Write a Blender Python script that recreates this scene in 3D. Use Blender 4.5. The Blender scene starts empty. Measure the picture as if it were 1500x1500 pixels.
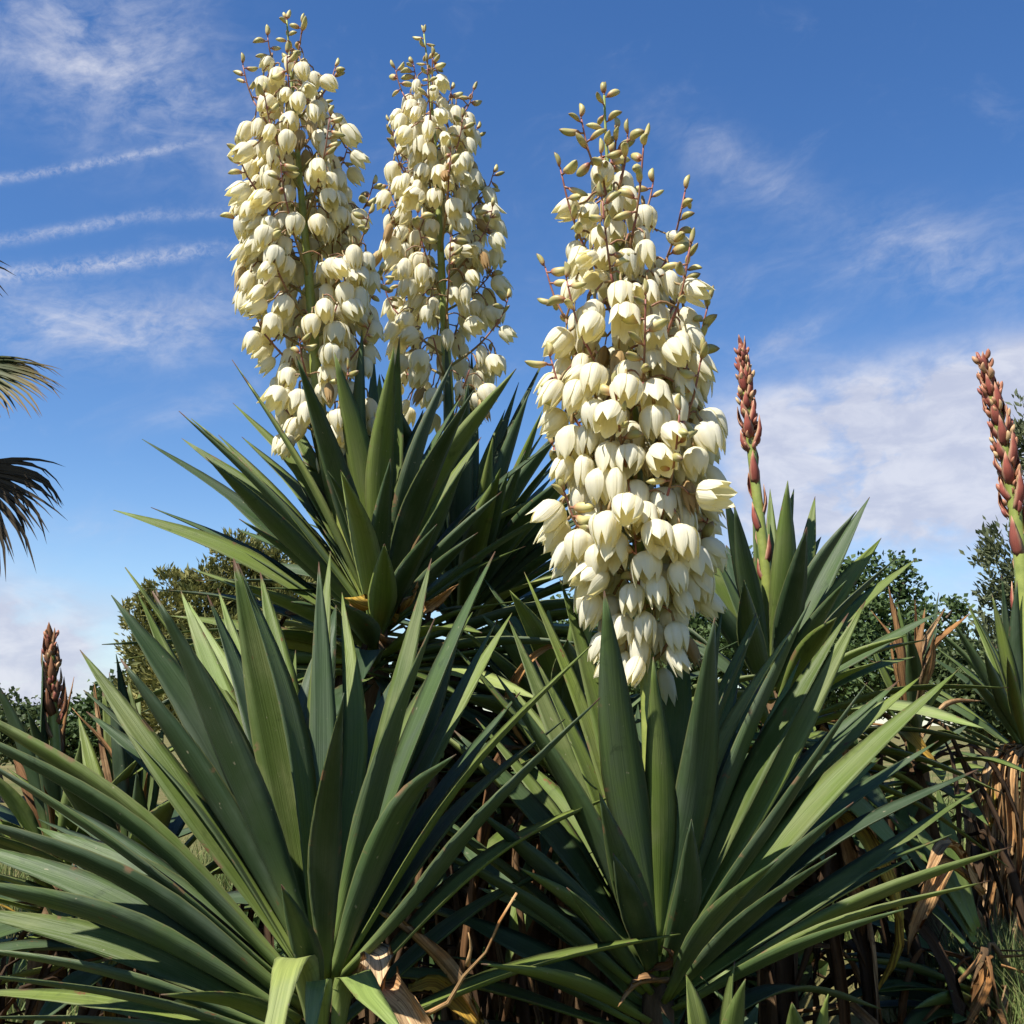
import bpy, math, random
from mathutils import Vector, Matrix, Quaternion
R = math.radians
rnd = random.Random(11)

# ------------------------------------------------------------------ camera, world, sun, exposure
scene = bpy.context.scene
CAM_Z, PITCH, FPX = 1.5, R(11.0), 1608.0          # eye height, upward tilt, focal length in photo pixels
cam_data = bpy.data.cameras.new('camera')
cam_data.sensor_width = 36.0
cam_data.lens = 36.0 * FPX / 1500.0
cam_data.clip_start = 0.05
cam_data.clip_end = 5000
cam = bpy.data.objects.new('camera', cam_data)
cam.location = (0, 0, CAM_Z)
cam.rotation_euler = (R(90) + PITCH, 0, 0)
scene.collection.objects.link(cam)
scene.camera = cam

SUN_EL, SUN_AZ = R(56), R(-134)                   # azimuth from +Y towards +X: behind the viewer, to the left
to_sun = Vector((math.sin(SUN_AZ) * math.cos(SUN_EL), math.cos(SUN_AZ) * math.cos(SUN_EL), math.sin(SUN_EL)))
sun_data = bpy.data.lights.new('sun', 'SUN')
sun_data.energy = 5.0
sun_data.angle = R(0.53)
sun_data.color = (1.0, 0.95, 0.86)
sun = bpy.data.objects.new('sun', sun_data)
sun.rotation_euler = to_sun.to_track_quat('Z', 'Y').to_euler()
sun.location = (-6, -8, 14)
scene.collection.objects.link(sun)

scene.view_settings.view_transform = 'Standard'
scene.view_settings.look = 'None'
scene.view_settings.gamma = 1.0
scene.view_settings.exposure = 0.88
scene.view_settings.use_curve_mapping = False
try:
    scene.cycles.max_bounces = 6
    scene.cycles.diffuse_bounces = 3
    scene.cycles.glossy_bounces = 2
    scene.cycles.transmission_bounces = 4
    scene.cycles.caustics_reflective = False
    scene.cycles.caustics_refractive = False
except Exception:
    pass


def ray(px, py):
    """world direction through a point of the photograph (1500 px square), used to measure bearings"""
    x, y = (px - 750.0) / FPX, (750.0 - py) / FPX
    c, s = math.cos(PITCH), math.sin(PITCH)
    return Vector((x, c - y * s, s + y * c))


def P(px, py, Y):
    d = ray(px, py)
    return Vector((0, 0, CAM_Z)) + d * (Y / d.y)


def bearing(px, py):
    d = ray(px, py).normalized()
    return math.degrees(math.atan2(d.x, d.y)), math.degrees(math.asin(d.z))


# ---- world: Nishita sky with thin cirrus laid out by bearing and elevation
world = bpy.data.worlds.new('World')
scene.world = world
world.use_nodes = True
wt = world.node_tree
wt.nodes.clear()


class NT:
    def __init__(self, tree):
        self.t = tree

    def n(self, kind, **kw):
        nd = self.t.nodes.new(kind)
        for k, v in kw.items():
            setattr(nd, k, v)
        return nd

    def put(self, sock, v):
        if hasattr(v, 'is_output') or isinstance(v, bpy.types.NodeSocket):
            self.t.links.new(v, sock)
        else:
            sock.default_value = v

    def m(self, op, a, b=0.0, c=0.0, clamp=False):
        nd = self.n('ShaderNodeMath', operation=op)
        nd.use_clamp = clamp
        for i, v in enumerate((a, b, c)):
            if i < len(nd.inputs):
                self.put(nd.inputs[i], v)
        return nd.outputs[0]

    def noise(self, vec, scale, detail=4.0, rough=0.55, dist=0.0):
        nd = self.n('ShaderNodeTexNoise')
        self.put(nd.inputs['Vector'], vec)
        nd.inputs['Scale'].default_value = scale
        nd.inputs['Detail'].default_value = detail
        nd.inputs['Roughness'].default_value = rough
        nd.inputs['Distortion'].default_value = dist
        return nd.outputs['Fac']

    def ramp(self, fac, stops, interp='LINEAR'):
        nd = self.n('ShaderNodeValToRGB')
        cr = nd.color_ramp
        cr.interpolation = interp
        while len(cr.elements) < len(stops):
            cr.elements.new(0.5)
        for e, (p, c) in zip(cr.elements, stops):
            e.position = p
            e.color = (*c, 1.0) if len(c) == 3 else c
        self.put(nd.inputs['Fac'], fac)
        return nd.outputs['Color']

    def mix(self, fac, a, b, mode='MIX'):
        nd = self.n('ShaderNodeMix', data_type='RGBA', blend_type=mode)
        self.put(nd.inputs[0], fac)
        for s, v in ((nd.inputs[6], a), (nd.inputs[7], b)):
            if isinstance(v, tuple):
                s.default_value = (*v, 1.0) if len(v) == 3 else v
            else:
                self.put(s, v)
        return nd.outputs[2]

    def maprange(self, v, a, b, c=0.0, d=1.0, smooth=True):
        nd = self.n('ShaderNodeMapRange')
        nd.interpolation_type = 'SMOOTHSTEP' if smooth else 'LINEAR'
        self.put(nd.inputs[0], v)
        for i, x in enumerate((a, b, c, d)):
            nd.inputs[i + 1].default_value = x
        return nd.outputs[0]

    def comb(self, x, y, z):
        nd = self.n('ShaderNodeCombineXYZ')
        for i, v in enumerate((x, y, z)):
            self.put(nd.inputs[i], v)
        return nd.outputs[0]


W = NT(wt)
sky = W.n('ShaderNodeTexSky', sky_type='NISHITA')
sky.sun_disc = False
sky.sun_elevation = SUN_EL
sky.sun_rotation = SUN_AZ % (2 * math.pi)
sky.altitude = 200
sky.air_density = 1.0
sky.dust_density = 0.25
sky.ozone_density = 2.2
tc = W.n('ShaderNodeTexCoord')
sep = W.n('ShaderNodeSeparateXYZ')
wt.links.new(tc.outputs['Generated'], sep.inputs[0])
X, Y_, Z_ = sep.outputs
az = W.m('MULTIPLY', W.m('ARCTAN2', X, Y_), 57.2958)
el = W.m('MULTIPLY', W.m('ARCSINE', Z_), 57.2958)


def sky_blob(px, py, wx, wy, tilt, amp, power=1.0, vpow=1.0):
    """soft elliptical mask round the bearing of a cloud; wx, wy half sizes in degrees, tilt in degrees"""
    a0, e0 = bearing(px, py)
    c, s = math.cos(R(tilt)), math.sin(R(tilt))
    da = W.m('SUBTRACT', az, a0)
    de = W.m('SUBTRACT', el, e0)
    u = W.m('DIVIDE', W.m('ADD', W.m('MULTIPLY', da, c), W.m('MULTIPLY', de, s)), wx)
    v = W.m('DIVIDE', W.m('SUBTRACT', W.m('MULTIPLY', de, c), W.m('MULTIPLY', da, s)), wy)
    q = W.m('ADD', W.m('POWER', W.m('ABSOLUTE', u), 2.0 * power), W.m('POWER', W.m('ABSOLUTE', v), 2.0 * vpow))
    return W.m('MULTIPLY', W.m('POWER', 2.71828, W.m('MULTIPLY', q, -1.0)), amp)



def sky_streak(x0, y0, x1, y1, wy, amp):
    """vapour trail between two bearings"""
    (a0, e0), (a1, e1) = bearing(x0, y0), bearing(x1, y1)
    half = 0.5 * math.hypot(a1 - a0, e1 - e0)
    return sky_blob((x0 + x1) / 2, (y0 + y1) / 2, half, wy, math.degrees(math.atan2(e1 - e0, a1 - a0)), amp, 2.0)


# wisps: stretched along a slight diagonal
ca, sa = math.cos(R(14)), math.sin(R(14))
wu = W.m('ADD', W.m('MULTIPLY', az, ca), W.m('MULTIPLY', el, sa))
wv = W.m('SUBTRACT', W.m('MULTIPLY', el, ca), W.m('MULTIPLY', az, sa))
wisp = W.noise(W.comb(W.m('MULTIPLY', wu, 0.55), wv, 0.0), 0.32, 8.0, 0.62, 0.6)
wisp_m = W.maprange(wisp, 0.36, 0.78)
fine = W.noise(W.comb(W.m('MULTIPLY', wu, 0.5), wv, 3.0), 1.5, 6.0, 0.62, 0.5)
fine_m = W.maprange(fine, 0.30, 0.75)
puff = W.noise(W.comb(W.m('MULTIPLY', az, 0.62), el, 7.0), 0.42, 7.0, 0.56, 0.3)
puff_m = W.maprange(puff, 0.30, 0.66)


def total(lst):
    r = lst[0]
    for x in lst[1:]:
        r = W.m('ADD', r, x)
    return r


cirrus = total([
    sky_blob(140, 80, 8.5, 3.4, -14, 0.95),
    sky_blob(150, 475, 8.0, 1.7, 6, 1.15),
    sky_blob(1080, 240, 6.0, 1.3, -30, 0.30),
    sky_blob(1400, 385, 5.0, 2.0, -18, 0.60),
    sky_blob(1150, 495, 2.2, 0.6, 18, 0.42),
    sky_blob(300, 590, 3.4, 0.7, 22, 0.38),
    sky_blob(130, 770, 4.5, 1.0, 2, 0.22),
    sky_blob(1000, 420, 9.0, 5.0, -15, 0.16),
])
cirrus = W.m('MULTIPLY', cirrus, W.m('ADD', W.m('MULTIPLY', wisp_m, 0.75), W.m('MULTIPLY', fine_m, 0.35)))
cumulus = total([
    sky_blob(1350, 668, 10.5, 4.6, 3, 1.6, 1.8, 2.0),
    sky_blob(1470, 570, 4.5, 2.0, 0, 0.6),
    sky_blob(30, 960, 5.6, 3.2, -10, 1.2),
    sky_blob(-120, 990, 6.0, 3.6, 0, 0.8),
    sky_blob(1480, 870, 5.0, 2.2, 0, 0.45),
])
cumulus = W.m('MULTIPLY', cumulus, W.m('ADD', W.m('ADD', W.m('MULTIPLY', puff_m, 0.72), 0.30), W.m('MULTIPLY', fine_m, 0.16)))
trails = total([
    sky_streak(-120, 285, 300, 211, 0.20, 0.80),
    sky_streak(-120, 374, 235, 313, 0.26, 0.75),
    sky_streak(215, 320, 350, 308, 0.26, 0.40),
    sky_streak(-120, 418, 340, 365, 0.36, 1.0),
])
rough_m = W.maprange(W.noise(W.comb(W.m('MULTIPLY', wu, 0.9), wv, 11.0), 2.6, 6.0, 0.7, 0.6), 0.34, 0.70)
trails = W.m('MULTIPLY', trails, W.m('ADD', W.m('MULTIPLY', fine_m, 0.40), W.m('MULTIPLY', rough_m, 0.52)))
# the same thin cirrus goes on over the whole sky
every = W.m('MULTIPLY', W.maprange(wisp, 0.52, 0.86), 0.16)
haze_low = W.m('MULTIPLY', W.maprange(el, 14.0, -1.0), 0.22)
cover = W.m('ADD', W.m('ADD', cirrus, cumulus), W.m('ADD', trails, every), clamp=True)
hs = W.n('ShaderNodeHueSaturation')
hs.inputs['Hue'].default_value = 0.508
hs.inputs['Saturation'].default_value = 1.27
hs.inputs['Value'].default_value = 1.0
wt.links.new(sky.outputs[0], hs.inputs['Color'])
cloud_col = W.mix(W.maprange(W.noise(W.comb(W.m('MULTIPLY', az, 0.5), el, 21.0), 0.6, 6.0, 0.6, 0.4), 0.35, 0.68), (3.6, 3.85, 4.8), (4.7, 4.85, 5.5))
skycol = W.mix(haze_low, hs.outputs[0], (3.1, 4.9, 7.4))
skycol = W.mix(W.m('MULTIPLY', cover, 0.92), skycol, cloud_col)
bg = W.n('ShaderNodeBackground')
bg.inputs['Strength'].default_value = 0.086
wt.links.new(skycol, bg.inputs['Color'])
wo = W.n('ShaderNodeOutputWorld')
wt.links.new(bg.outputs[0], wo.inputs[0])


# ------------------------------------------------------------------ helpers
def tag(o, label=None, cat=None, group=None, kind=None):
    if label: o['label'] = label
    if cat: o['category'] = cat
    if group: o['group'] = group
    if kind: o['kind'] = kind
    return o


def link(o, parent=None):
    scene.collection.objects.link(o)
    if parent is not None:
        o.parent = parent
    return o


def empty(name, loc):
    e = bpy.data.objects.new(name, None)
    e.empty_display_size = 0.1
    e.location = loc
    return link(e)


class MB:
    """collects vertices, faces, a per-vertex 0..1 'along' value and uv (across, along in metres)"""
    def __init__(self):
        self.v, self.f, self.t, self.uv, self.mi = [], [], [], [], []

    def add(self, p, t=0.0, uv=(0.0, 0.0)):
        self.v.append(tuple(p)); self.t.append(t); self.uv.append(uv)
        return len(self.v) - 1

    def face(self, *idx, m=0):
        self.f.append(idx); self.mi.append(m)

    def mesh(self, name, mats, smooth=True):
        me = bpy.data.meshes.new(name)
        me.from_pydata(self.v, [], self.f)
        for mt in (mats if isinstance(mats, (list, tuple)) else [mats]):
            me.materials.append(mt)
        a = me.attributes.new('along', 'FLOAT', 'POINT')
        a.data.foreach_set('value', self.t)
        b = me.attributes.new('luv', 'FLOAT_VECTOR', 'POINT')
        flat = []
        for u in self.uv:
            flat += [u[0], u[1], 0.0]
        b.data.foreach_set('vector', flat)
        me.polygons.foreach_set('use_smooth', [smooth] * len(me.polygons))
        if any(self.mi):
            me.polygons.foreach_set('material_index', self.mi)
        me.update()
        return me

    def build(self, name, mats, parent=None, smooth=True):
        return link(bpy.data.objects.new(name, self.mesh(name, mats, smooth)), parent)


def spline(pts, n):
    """Catmull-Rom samples through the points, evenly by parameter"""
    pts = [Vector(p) for p in pts]
    if len(pts) == 2:
        return [pts[0].lerp(pts[1], i / n) for i in range(n + 1)]
    ext = [pts[0] * 2 - pts[1]] + pts + [pts[-1] * 2 - pts[-2]]
    lens = [0.0]
    for a, b in zip(pts, pts[1:]):
        lens.append(lens[-1] + (b - a).length)
    out = []
    for i in range(n + 1):
        s = lens[-1] * i / n
        k = 0
        while k < len(pts) - 2 and s > lens[k + 1]:
            k += 1
        u = (s - lens[k]) / max(1e-9, lens[k + 1] - lens[k])
        p0, p1, p2, p3 = ext[k:k + 4]
        out.append(0.5 * ((2 * p1) + (p2 - p0) * u + (2 * p0 - 5 * p1 + 4 * p2 - p3) * u * u
                          + (3 * p1 - p0 - 3 * p2 + p3) * u ** 3))
    return out


def tangents(ps):
    n = len(ps)
    return [(ps[min(i + 1, n - 1)] - ps[max(i - 1, 0)]).normalized() for i in range(n)]


def tube(mb, ps, rad, sides=7, m=0, cap=True, wob=0.0, rg=rnd, t0=0.0, t1=1.0):
    ts = tangents(ps)
    ref = Vector((0.31, 0.9, 0.17))
    rings = []
    L = 0.0
    for i, (p, t) in enumerate(zip(ps, ts)):
        if i: L += (p - ps[i - 1]).length
        a = t.cross(ref)
        if a.length < 0.05: a = t.cross(Vector((1, 0, 0)))
        a.normalize()
        b = t.cross(a)
        r = rad(i / (len(ps) - 1)) if callable(rad) else rad
        ring = []
        for k in range(sides):
            an = 2 * math.pi * k / sides
            rr = r * (1 + (rg.uniform(-wob, wob) if wob else 0))
            tt = t0 + (t1 - t0) * i / (len(ps) - 1)
            ring.append(mb.add(p + (a * math.cos(an) + b * math.sin(an)) * rr, tt, (an * r, L)))
        rings.append(ring)
    for r0, r1 in zip(rings, rings[1:]):
        for k in range(sides):
            mb.face(r0[k], r0[(k + 1) % sides], r1[(k + 1) % sides], r1[k], m=m)
    if cap:
        mb.face(*reversed(rings[0]), m=m)
        mb.face(*rings[-1], m=m)
    return rings


# ------------------------------------------------------------------ materials
def new_mat(name):
    m = bpy.data.materials.new(name)
    m.use_nodes = True
    m.node_tree.nodes.clear()
    return m, NT(m.node_tree)


def finish(m, N, col, rough, spec=0.5, bump=None, bstr=0.2, bdist=0.002, trans=None, tfac=0.0, coat=0.0):
    b = N.n('ShaderNodeBsdfPrincipled')
    N.put(b.inputs['Base Color'], col if not isinstance(col, tuple) else (*col, 1.0))
    N.put(b.inputs['Roughness'], rough)
    b.inputs['Specular IOR Level'].default_value = spec
    if coat:
        b.inputs['Coat Weight'].default_value = coat
        b.inputs['Coat Roughness'].default_value = 0.35
    if bump is not None:
        bn = N.n('ShaderNodeBump')
        bn.inputs['Strength'].default_value = bstr
        bn.inputs['Distance'].default_value = bdist
        N.put(bn.inputs['Height'], bump)
        m.node_tree.links.new(bn.outputs[0], b.inputs['Normal'])
    out = N.n('ShaderNodeOutputMaterial')
    sh = b.outputs[0]
    if trans is not None:
        tr = N.n('ShaderNodeBsdfTranslucent')
        N.put(tr.inputs['Color'], trans if not isinstance(trans, tuple) else (*trans, 1.0))
        mx = N.n('ShaderNodeMixShader')
        N.put(mx.inputs[0], tfac)
        m.node_tree.links.new(b.outputs[0], mx.inputs[1])
        m.node_tree.links.new(tr.outputs[0], mx.inputs[2])
        sh = mx.outputs[0]
    m.node_tree.links.new(sh, out.inputs['Surface'])
    return m


def attr(N, name):
    nd = N.n('ShaderNodeAttribute', attribute_name=name)
    return nd


def leaf_coords(N, su, sv):
    a = attr(N, 'luv')
    oi = N.n('ShaderNodeObjectInfo')
    sp = N.n('ShaderNodeSeparateXYZ')
    m = N.t
    m.links.new(a.outputs['Vector'], sp.inputs[0])
    v = N.comb(N.m('MULTIPLY', sp.outputs[0], su), N.m('MULTIPLY', sp.outputs[1], sv),
               N.m('MULTIPLY', oi.outputs['Random'], 57.0))
    return v, oi.outputs['Random'], sp


def make_leaf_mat(name, dark, mid, light, tip_brown=0.945, blotch=0.67):
    m, N = new_mat(name)
    v1, rnd_o, sp = leaf_coords(N, 520.0, 5.0)       # fibres along the blade
    stri = N.noise(v1, 1.0, 3.0, 0.6)
    v2, _, _ = leaf_coords(N, 16.0, 7.0)             # waxy bloom
    bloom = N.noise(v2, 1.0, 4.0, 0.6, 0.4)
    along = attr(N, 'along').outputs['Fac']
    base = N.ramp(rnd_o, [(0.0, dark), (0.45, mid), (1.0, light)])
    c = N.mix(N.maprange(bloom, 0.35, 0.75), base, (mid[0] * 1.2 + 0.012, mid[1] * 1.0 + 0.012, mid[2] * 1.6 + 0.010))
    c = N.mix(N.m('MULTIPLY', N.maprange(stri, 0.35, 0.7), 0.42), c, (mid[0] * 0.45, mid[1] * 0.5, mid[2] * 0.5))
    v5, _, _ = leaf_coords(N, 24.0, 13.0)
    smudge = N.maprange(N.noise(v5, 1.0, 5.0, 0.7, 0.8), 0.56, 0.74)
    c = N.mix(N.m('MULTIPLY', smudge, 0.7), c, (mid[0] * 0.42, mid[1] * 0.42, mid[2] * 0.5))
    # pale yellow-green foot of the blade
    foot = N.m('MULTIPLY', N.maprange(along, 0.30, 0.0), 0.75)
    c = N.mix(foot, c, (0.155, 0.205, 0.045))
    # pale thin margin
    mu = N.maprange(N.m('ABSOLUTE', attr(N, 'edge').outputs['Fac']), 0.90, 1.0)
    c = N.mix(N.m('MULTIPLY', mu, 0.5), c, (0.16, 0.17, 0.06))
    v3, _, _ = leaf_coords(N, 30.0, 11.0)
    sp_n = N.noise(v3, 1.0, 5.0, 0.65)
    blot = N.maprange(sp_n, blotch, blotch + 0.05)
    c = N.mix(blot, c, (0.13, 0.060, 0.025))
    v6, _, _ = leaf_coords(N, 130.0, 70.0)
    fleck = N.maprange(N.noise(v6, 1.0, 2.0, 0.5), 0.72, 0.78)
    c = N.mix(N.m('MULTIPLY', fleck, 0.8), c, (0.22, 0.20, 0.13))
    # scarred, dry stretches along some margins
    v7, _, _ = leaf_coords(N, 8.0, 16.0)
    dry = N.m('MULTIPLY', N.maprange(N.noise(v7, 1.0, 5.0, 0.65, 0.5), 0.595, 0.66), N.maprange(N.m('ABSOLUTE', attr(N, 'edge').outputs['Fac']), 0.62, 0.95))
    c = N.mix(N.m('MULTIPLY', dry, 0.85), c, (0.15, 0.085, 0.045))
    v4, _, _ = leaf_coords(N, 80.0, 60.0)
    tipn = N.m('ADD', along, N.m('MULTIPLY', N.m('SUBTRACT', N.noise(v4, 1.0, 2.0), 0.5), 0.05))
    tipn = N.m('SUBTRACT', tipn, N.m('MULTIPLY', N.m('FRACT', N.m('MULTIPLY', rnd_o, 17.3)), 0.055))
    c = N.mix(N.maprange(tipn, tip_brown, tip_brown + 0.03), c, (0.085, 0.048, 0.028))
    rough = N.m('ADD', 0.42, N.m('MULTIPLY', bloom, 0.24))
    return finish(m, N, c, rough, 0.24, stri, 0.6, 0.0016)


LEAF_BLUE = make_leaf_mat('leaf_blue_green', (0.022, 0.042, 0.016), (0.041, 0.072, 0.025), (0.070, 0.108, 0.032))
LEAF_GREEN = make_leaf_mat('leaf_green', (0.052, 0.080, 0.015), (0.090, 0.130, 0.024), (0.145, 0.185, 0.034))
LEAF_LIGHT = make_leaf_mat('leaf_young_green', (0.120, 0.180, 0.045), (0.170, 0.230, 0.058), (0.260, 0.290, 0.080))


def make_dead_mat(name, cols, blotch_c):
    m, N = new_mat(name)
    v1, ro, _ = leaf_coords(N, 420.0, 6.0)
    stri = N.noise(v1, 1.0, 3.0, 0.6)
    v2, _, _ = leaf_coords(N, 22.0, 9.0)
    bl = N.noise(v2, 1.0, 5.0, 0.65)
    c = N.ramp(ro, cols)
    c = N.mix(N.maprange(bl, 0.42, 0.68), c, blotch_c)
    c = N.mix(N.m('MULTIPLY', N.maprange(stri, 0.38, 0.66), 0.75), c, (0.07, 0.038, 0.018))
    v3, _, _ = leaf_coords(N, 90.0, 45.0)
    c = N.mix(N.m('MULTIPLY', N.maprange(N.noise(v3, 1.0, 4.0, 0.7), 0.58, 0.70), 0.8), c, (0.045, 0.026, 0.014))
    return finish(m, N, c, 0.8, 0.15, stri, 0.9, 0.003, trans=(0.45, 0.22, 0.07), tfac=0.12)


DEAD = make_dead_mat('dead_leaf', [(0.0, (0.10, 0.050, 0.022)), (0.35, (0.20, 0.10, 0.040)), (0.6, (0.36, 0.20, 0.085)),
                                   (0.8, (0.34, 0.16, 0.05)), (1.0, (0.50, 0.36, 0.20))], (0.15, 0.075, 0.032))
SHADED_OLD_DEAD = make_dead_mat('shaded_old_dead_leaf', [(0.0, (0.030, 0.020, 0.013)), (0.5, (0.060, 0.036, 0.020)), (0.85, (0.10, 0.058, 0.028)), (1.0, (0.26, 0.15, 0.065))], (0.035, 0.024, 0.016))  # weathered dead leaves, darkened so the shade below the crowns is painted in
TAN = make_dead_mat('tan_dead_leaf', [(0.0, (0.46, 0.24, 0.08)), (0.5, (0.60, 0.38, 0.18)), (1.0, (0.68, 0.50, 0.30))], (0.40, 0.17, 0.05))
YELLOWING = make_dead_mat('yellowing_leaf', [(0.0, (0.42, 0.38, 0.05)), (0.5, (0.55, 0.36, 0.06)), (1.0, (0.58, 0.27, 0.04))], (0.30, 0.28, 0.05))

# petals: waxy cream, let light through
m, N = new_mat('petal')
al = attr(N, 'along').outputs['Fac']
oi = N.n('ShaderNodeObjectInfo')
c = N.ramp(al, [(0.0, (0.66, 0.62, 0.34)), (0.16, (0.86, 0.82, 0.63)), (0.55, (0.89, 0.86, 0.71)), (1.0, (0.86, 0.80, 0.55))])
c = N.mix(N.m('MULTIPLY', oi.outputs['Random'], 0.18), c, (0.82, 0.75, 0.48))
pv = attr(N, 'luv')
sp = N.n('ShaderNodeSeparateXYZ'); m.node_tree.links.new(pv.outputs['Vector'], sp.inputs[0])
ribs = N.noise(N.comb(N.m('MULTIPLY', sp.outputs[0], 420.0), N.m('MULTIPLY', sp.outputs[1], 20.0), N.m('MULTIPLY', oi.outputs['Random'], 31.0)), 1.0, 2.0)
c = N.mix(N.m('MULTIPLY', N.maprange(ribs, 0.45, 0.72), 0.22), c, (0.70, 0.64, 0.36))
spots = N.maprange(N.noise(N.comb(N.m('MULTIPLY', sp.outputs[0], 60.0), N.m('MULTIPLY', sp.outputs[1], 60.0), N.m('MULTIPLY', oi.outputs['Random'], 91.0)), 1.0, 4.0), 0.70, 0.78)
c = N.mix(N.m('MULTIPLY', spots, 0.6), c, (0.45, 0.27, 0.10))
PETAL = finish(m, N, c, 0.5, 0.3, ribs, 0.55, 0.0016, trans=(0.82, 0.71, 0.30), tfac=0.40)

m, N = new_mat('withered_petal')
oi = N.n('ShaderNodeObjectInfo')
c = N.ramp(oi.outputs['Random'], [(0.0, (0.34, 0.20, 0.08)), (0.5, (0.50, 0.36, 0.17)), (1.0, (0.60, 0.50, 0.28))])
WITHERED = finish(m, N, c, 0.7, 0.2, trans=(0.5, 0.35, 0.15), tfac=0.3)

m, N = new_mat('bud')
al = attr(N, 'along').outputs['Fac']
oi = N.n('ShaderNodeObjectInfo')
c1 = N.ramp(al, [(0.0, (0.42, 0.16, 0.10)), (0.18, (0.55, 0.38, 0.16)), (0.5, (0.66, 0.56, 0.25)), (0.8, (0.48, 0.44, 0.16)), (1.0, (0.26, 0.22, 0.07))])
c2 = N.ramp(al, [(0.0, (0.30, 0.09, 0.06)), (0.3, (0.34, 0.27, 0.10)), (0.7, (0.30, 0.28, 0.09)), (1.0, (0.16, 0.08, 0.05))])
BUD = finish(m, N, N.mix(oi.outputs['Random'], c1, c2), 0.45, 0.4, trans=(0.5, 0.42, 0.12), tfac=0.10)

m, N = new_mat('branchlet')
oi = N.n('ShaderNodeObjectInfo')
al = attr(N, 'along').outputs['Fac']
c = N.ramp(al, [(0.0, (0.20, 0.21, 0.055)), (0.45, (0.24, 0.15, 0.06)), (1.0, (0.25, 0.075, 0.06))])
BRANCH = finish(m, N, c, 0.5, 0.4)

m, N = new_mat('flower_stem')
tcn = N.n('ShaderNodeTexCoord')
nz = N.noise(tcn.outputs['Object'], 30.0, 4.0, 0.6)
c = N.ramp(nz, [(0.3, (0.17, 0.21, 0.045)), (0.6, (0.26, 0.30, 0.07)), (0.8, (0.24, 0.19, 0.06))])
STEM = finish(m, N, c, 0.45, 0.4, nz, 0.15, 0.002)

m, N = new_mat('bract')
al = attr(N, 'along').outputs['Fac']
oi = N.n('ShaderNodeObjectInfo')
c = N.ramp(al, [(0.0, (0.30, 0.20, 0.08)), (0.2, (0.30, 0.075, 0.055)), (0.75, (0.33, 0.085, 0.06)), (1.0, (0.55, 0.33, 0.20))])
c = N.mix(N.m('MULTIPLY', oi.outputs['Random'], 0.6), c, (0.17, 0.055, 0.04))
c0 = c
mg = N.maprange(N.m('ABSOLUTE', attr(N, 'edge').outputs['Fac']), 0.55, 1.0)
c = N.mix(N.m('MULTIPLY', mg, 0.8), c, (0.50, 0.34, 0.20))
v1, _, _ = leaf_coords(N, 700.0, 25.0)
pst = N.noise(v1, 1.0, 3.0)
c = N.mix(N.m('MULTIPLY', N.maprange(pst, 0.45, 0.7), 0.5), c, (0.13, 0.05, 0.035))
BRACT = finish(m, N, c, 0.72, 0.2, pst, 0.5, 0.001)
BRACT_OLD = make_dead_mat('old_bract', [(0.0, (0.22, 0.09, 0.05)), (0.5, (0.34, 0.16, 0.08)), (1.0, (0.48, 0.30, 0.17))], (0.16, 0.07, 0.045))
m, N = new_mat('bud_scale')
oi = N.n('ShaderNodeObjectInfo')
c = N.ramp(oi.outputs['Random'], [(0.0, (0.24, 0.065, 0.05)), (0.6, (0.36, 0.15, 0.08)), (1.0, (0.52, 0.36, 0.18))])
BUDSCALE = finish(m, N, c, 0.5, 0.35)

m, N = new_mat('trunk_fibre')
tcn = N.n('ShaderNodeTexCoord')
mp = N.n('ShaderNodeMapping'); mp.inputs['Scale'].default_value = (30, 30, 6)
m.node_tree.links.new(tcn.outputs['Object'], mp.inputs[0])
nz = N.noise(mp.outputs[0], 1.5, 6.0, 0.65)
c = N.ramp(nz, [(0.3, (0.045, 0.028, 0.016)), (0.55, (0.12, 0.075, 0.040)), (0.8, (0.24, 0.16, 0.09))])
TRUNK = finish(m, N, c, 0.9, 0.1, nz, 0.9, 0.01)

m, N = new_mat('bark')
tcn = N.n('ShaderNodeTexCoord')
nz = N.noise(tcn.outputs['Object'], 9.0, 6.0, 0.65)
c = N.ramp(nz, [(0.3, (0.05, 0.038, 0.027)), (0.7, (0.16, 0.12, 0.085))])
BARK = finish(m, N, c, 0.9, 0.1, nz, 0.8, 0.02)


def foliage_mat(name, a, b, c3, tf=0.22):
    m, N = new_mat(name)
    f = attr(N, 'along').outputs['Fac']
    tcn = N.n('ShaderNodeTexCoord')
    nz = N.noise(tcn.outputs['Object'], 0.9, 3.0)
    c = N.ramp(N.m('ADD', N.m('MULTIPLY', f, 0.6), N.m('MULTIPLY', nz, 0.45)), [(0.15, a), (0.5, b), (0.9, c3)])
    return finish(m, N, c, 0.6, 0.3, trans=c, tfac=tf)


FOL_CONIFER = foliage_mat('conifer_foliage', (0.080, 0.095, 0.028), (0.165, 0.165, 0.046), (0.27, 0.24, 0.075), 0.2)
FOL_BROAD = foliage_mat('broadleaf_foliage', (0.030, 0.056, 0.018), (0.052, 0.088, 0.024), (0.085, 0.125, 0.035))
FOL_OLIVE = foliage_mat('olive_foliage', (0.055, 0.070, 0.030), (0.090, 0.108, 0.048), (0.15, 0.16, 0.075))
FOL_SHRUB = foliage_mat('shrub_foliage', (0.030, 0.050, 0.018), (0.060, 0.085, 0.026), (0.10, 0.12, 0.04))

m, N = new_mat('grass_blades')
f = attr(N, 'along').outputs['Fac']
c = N.ramp(f, [(0.0, (0.070, 0.110, 0.028)), (0.5, (0.13, 0.17, 0.045)), (0.8, (0.24, 0.22, 0.085)), (1.0, (0.38, 0.30, 0.15))])
GRASS = finish(m, N, c, 0.6, 0.25, trans=c, tfac=0.25)

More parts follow.
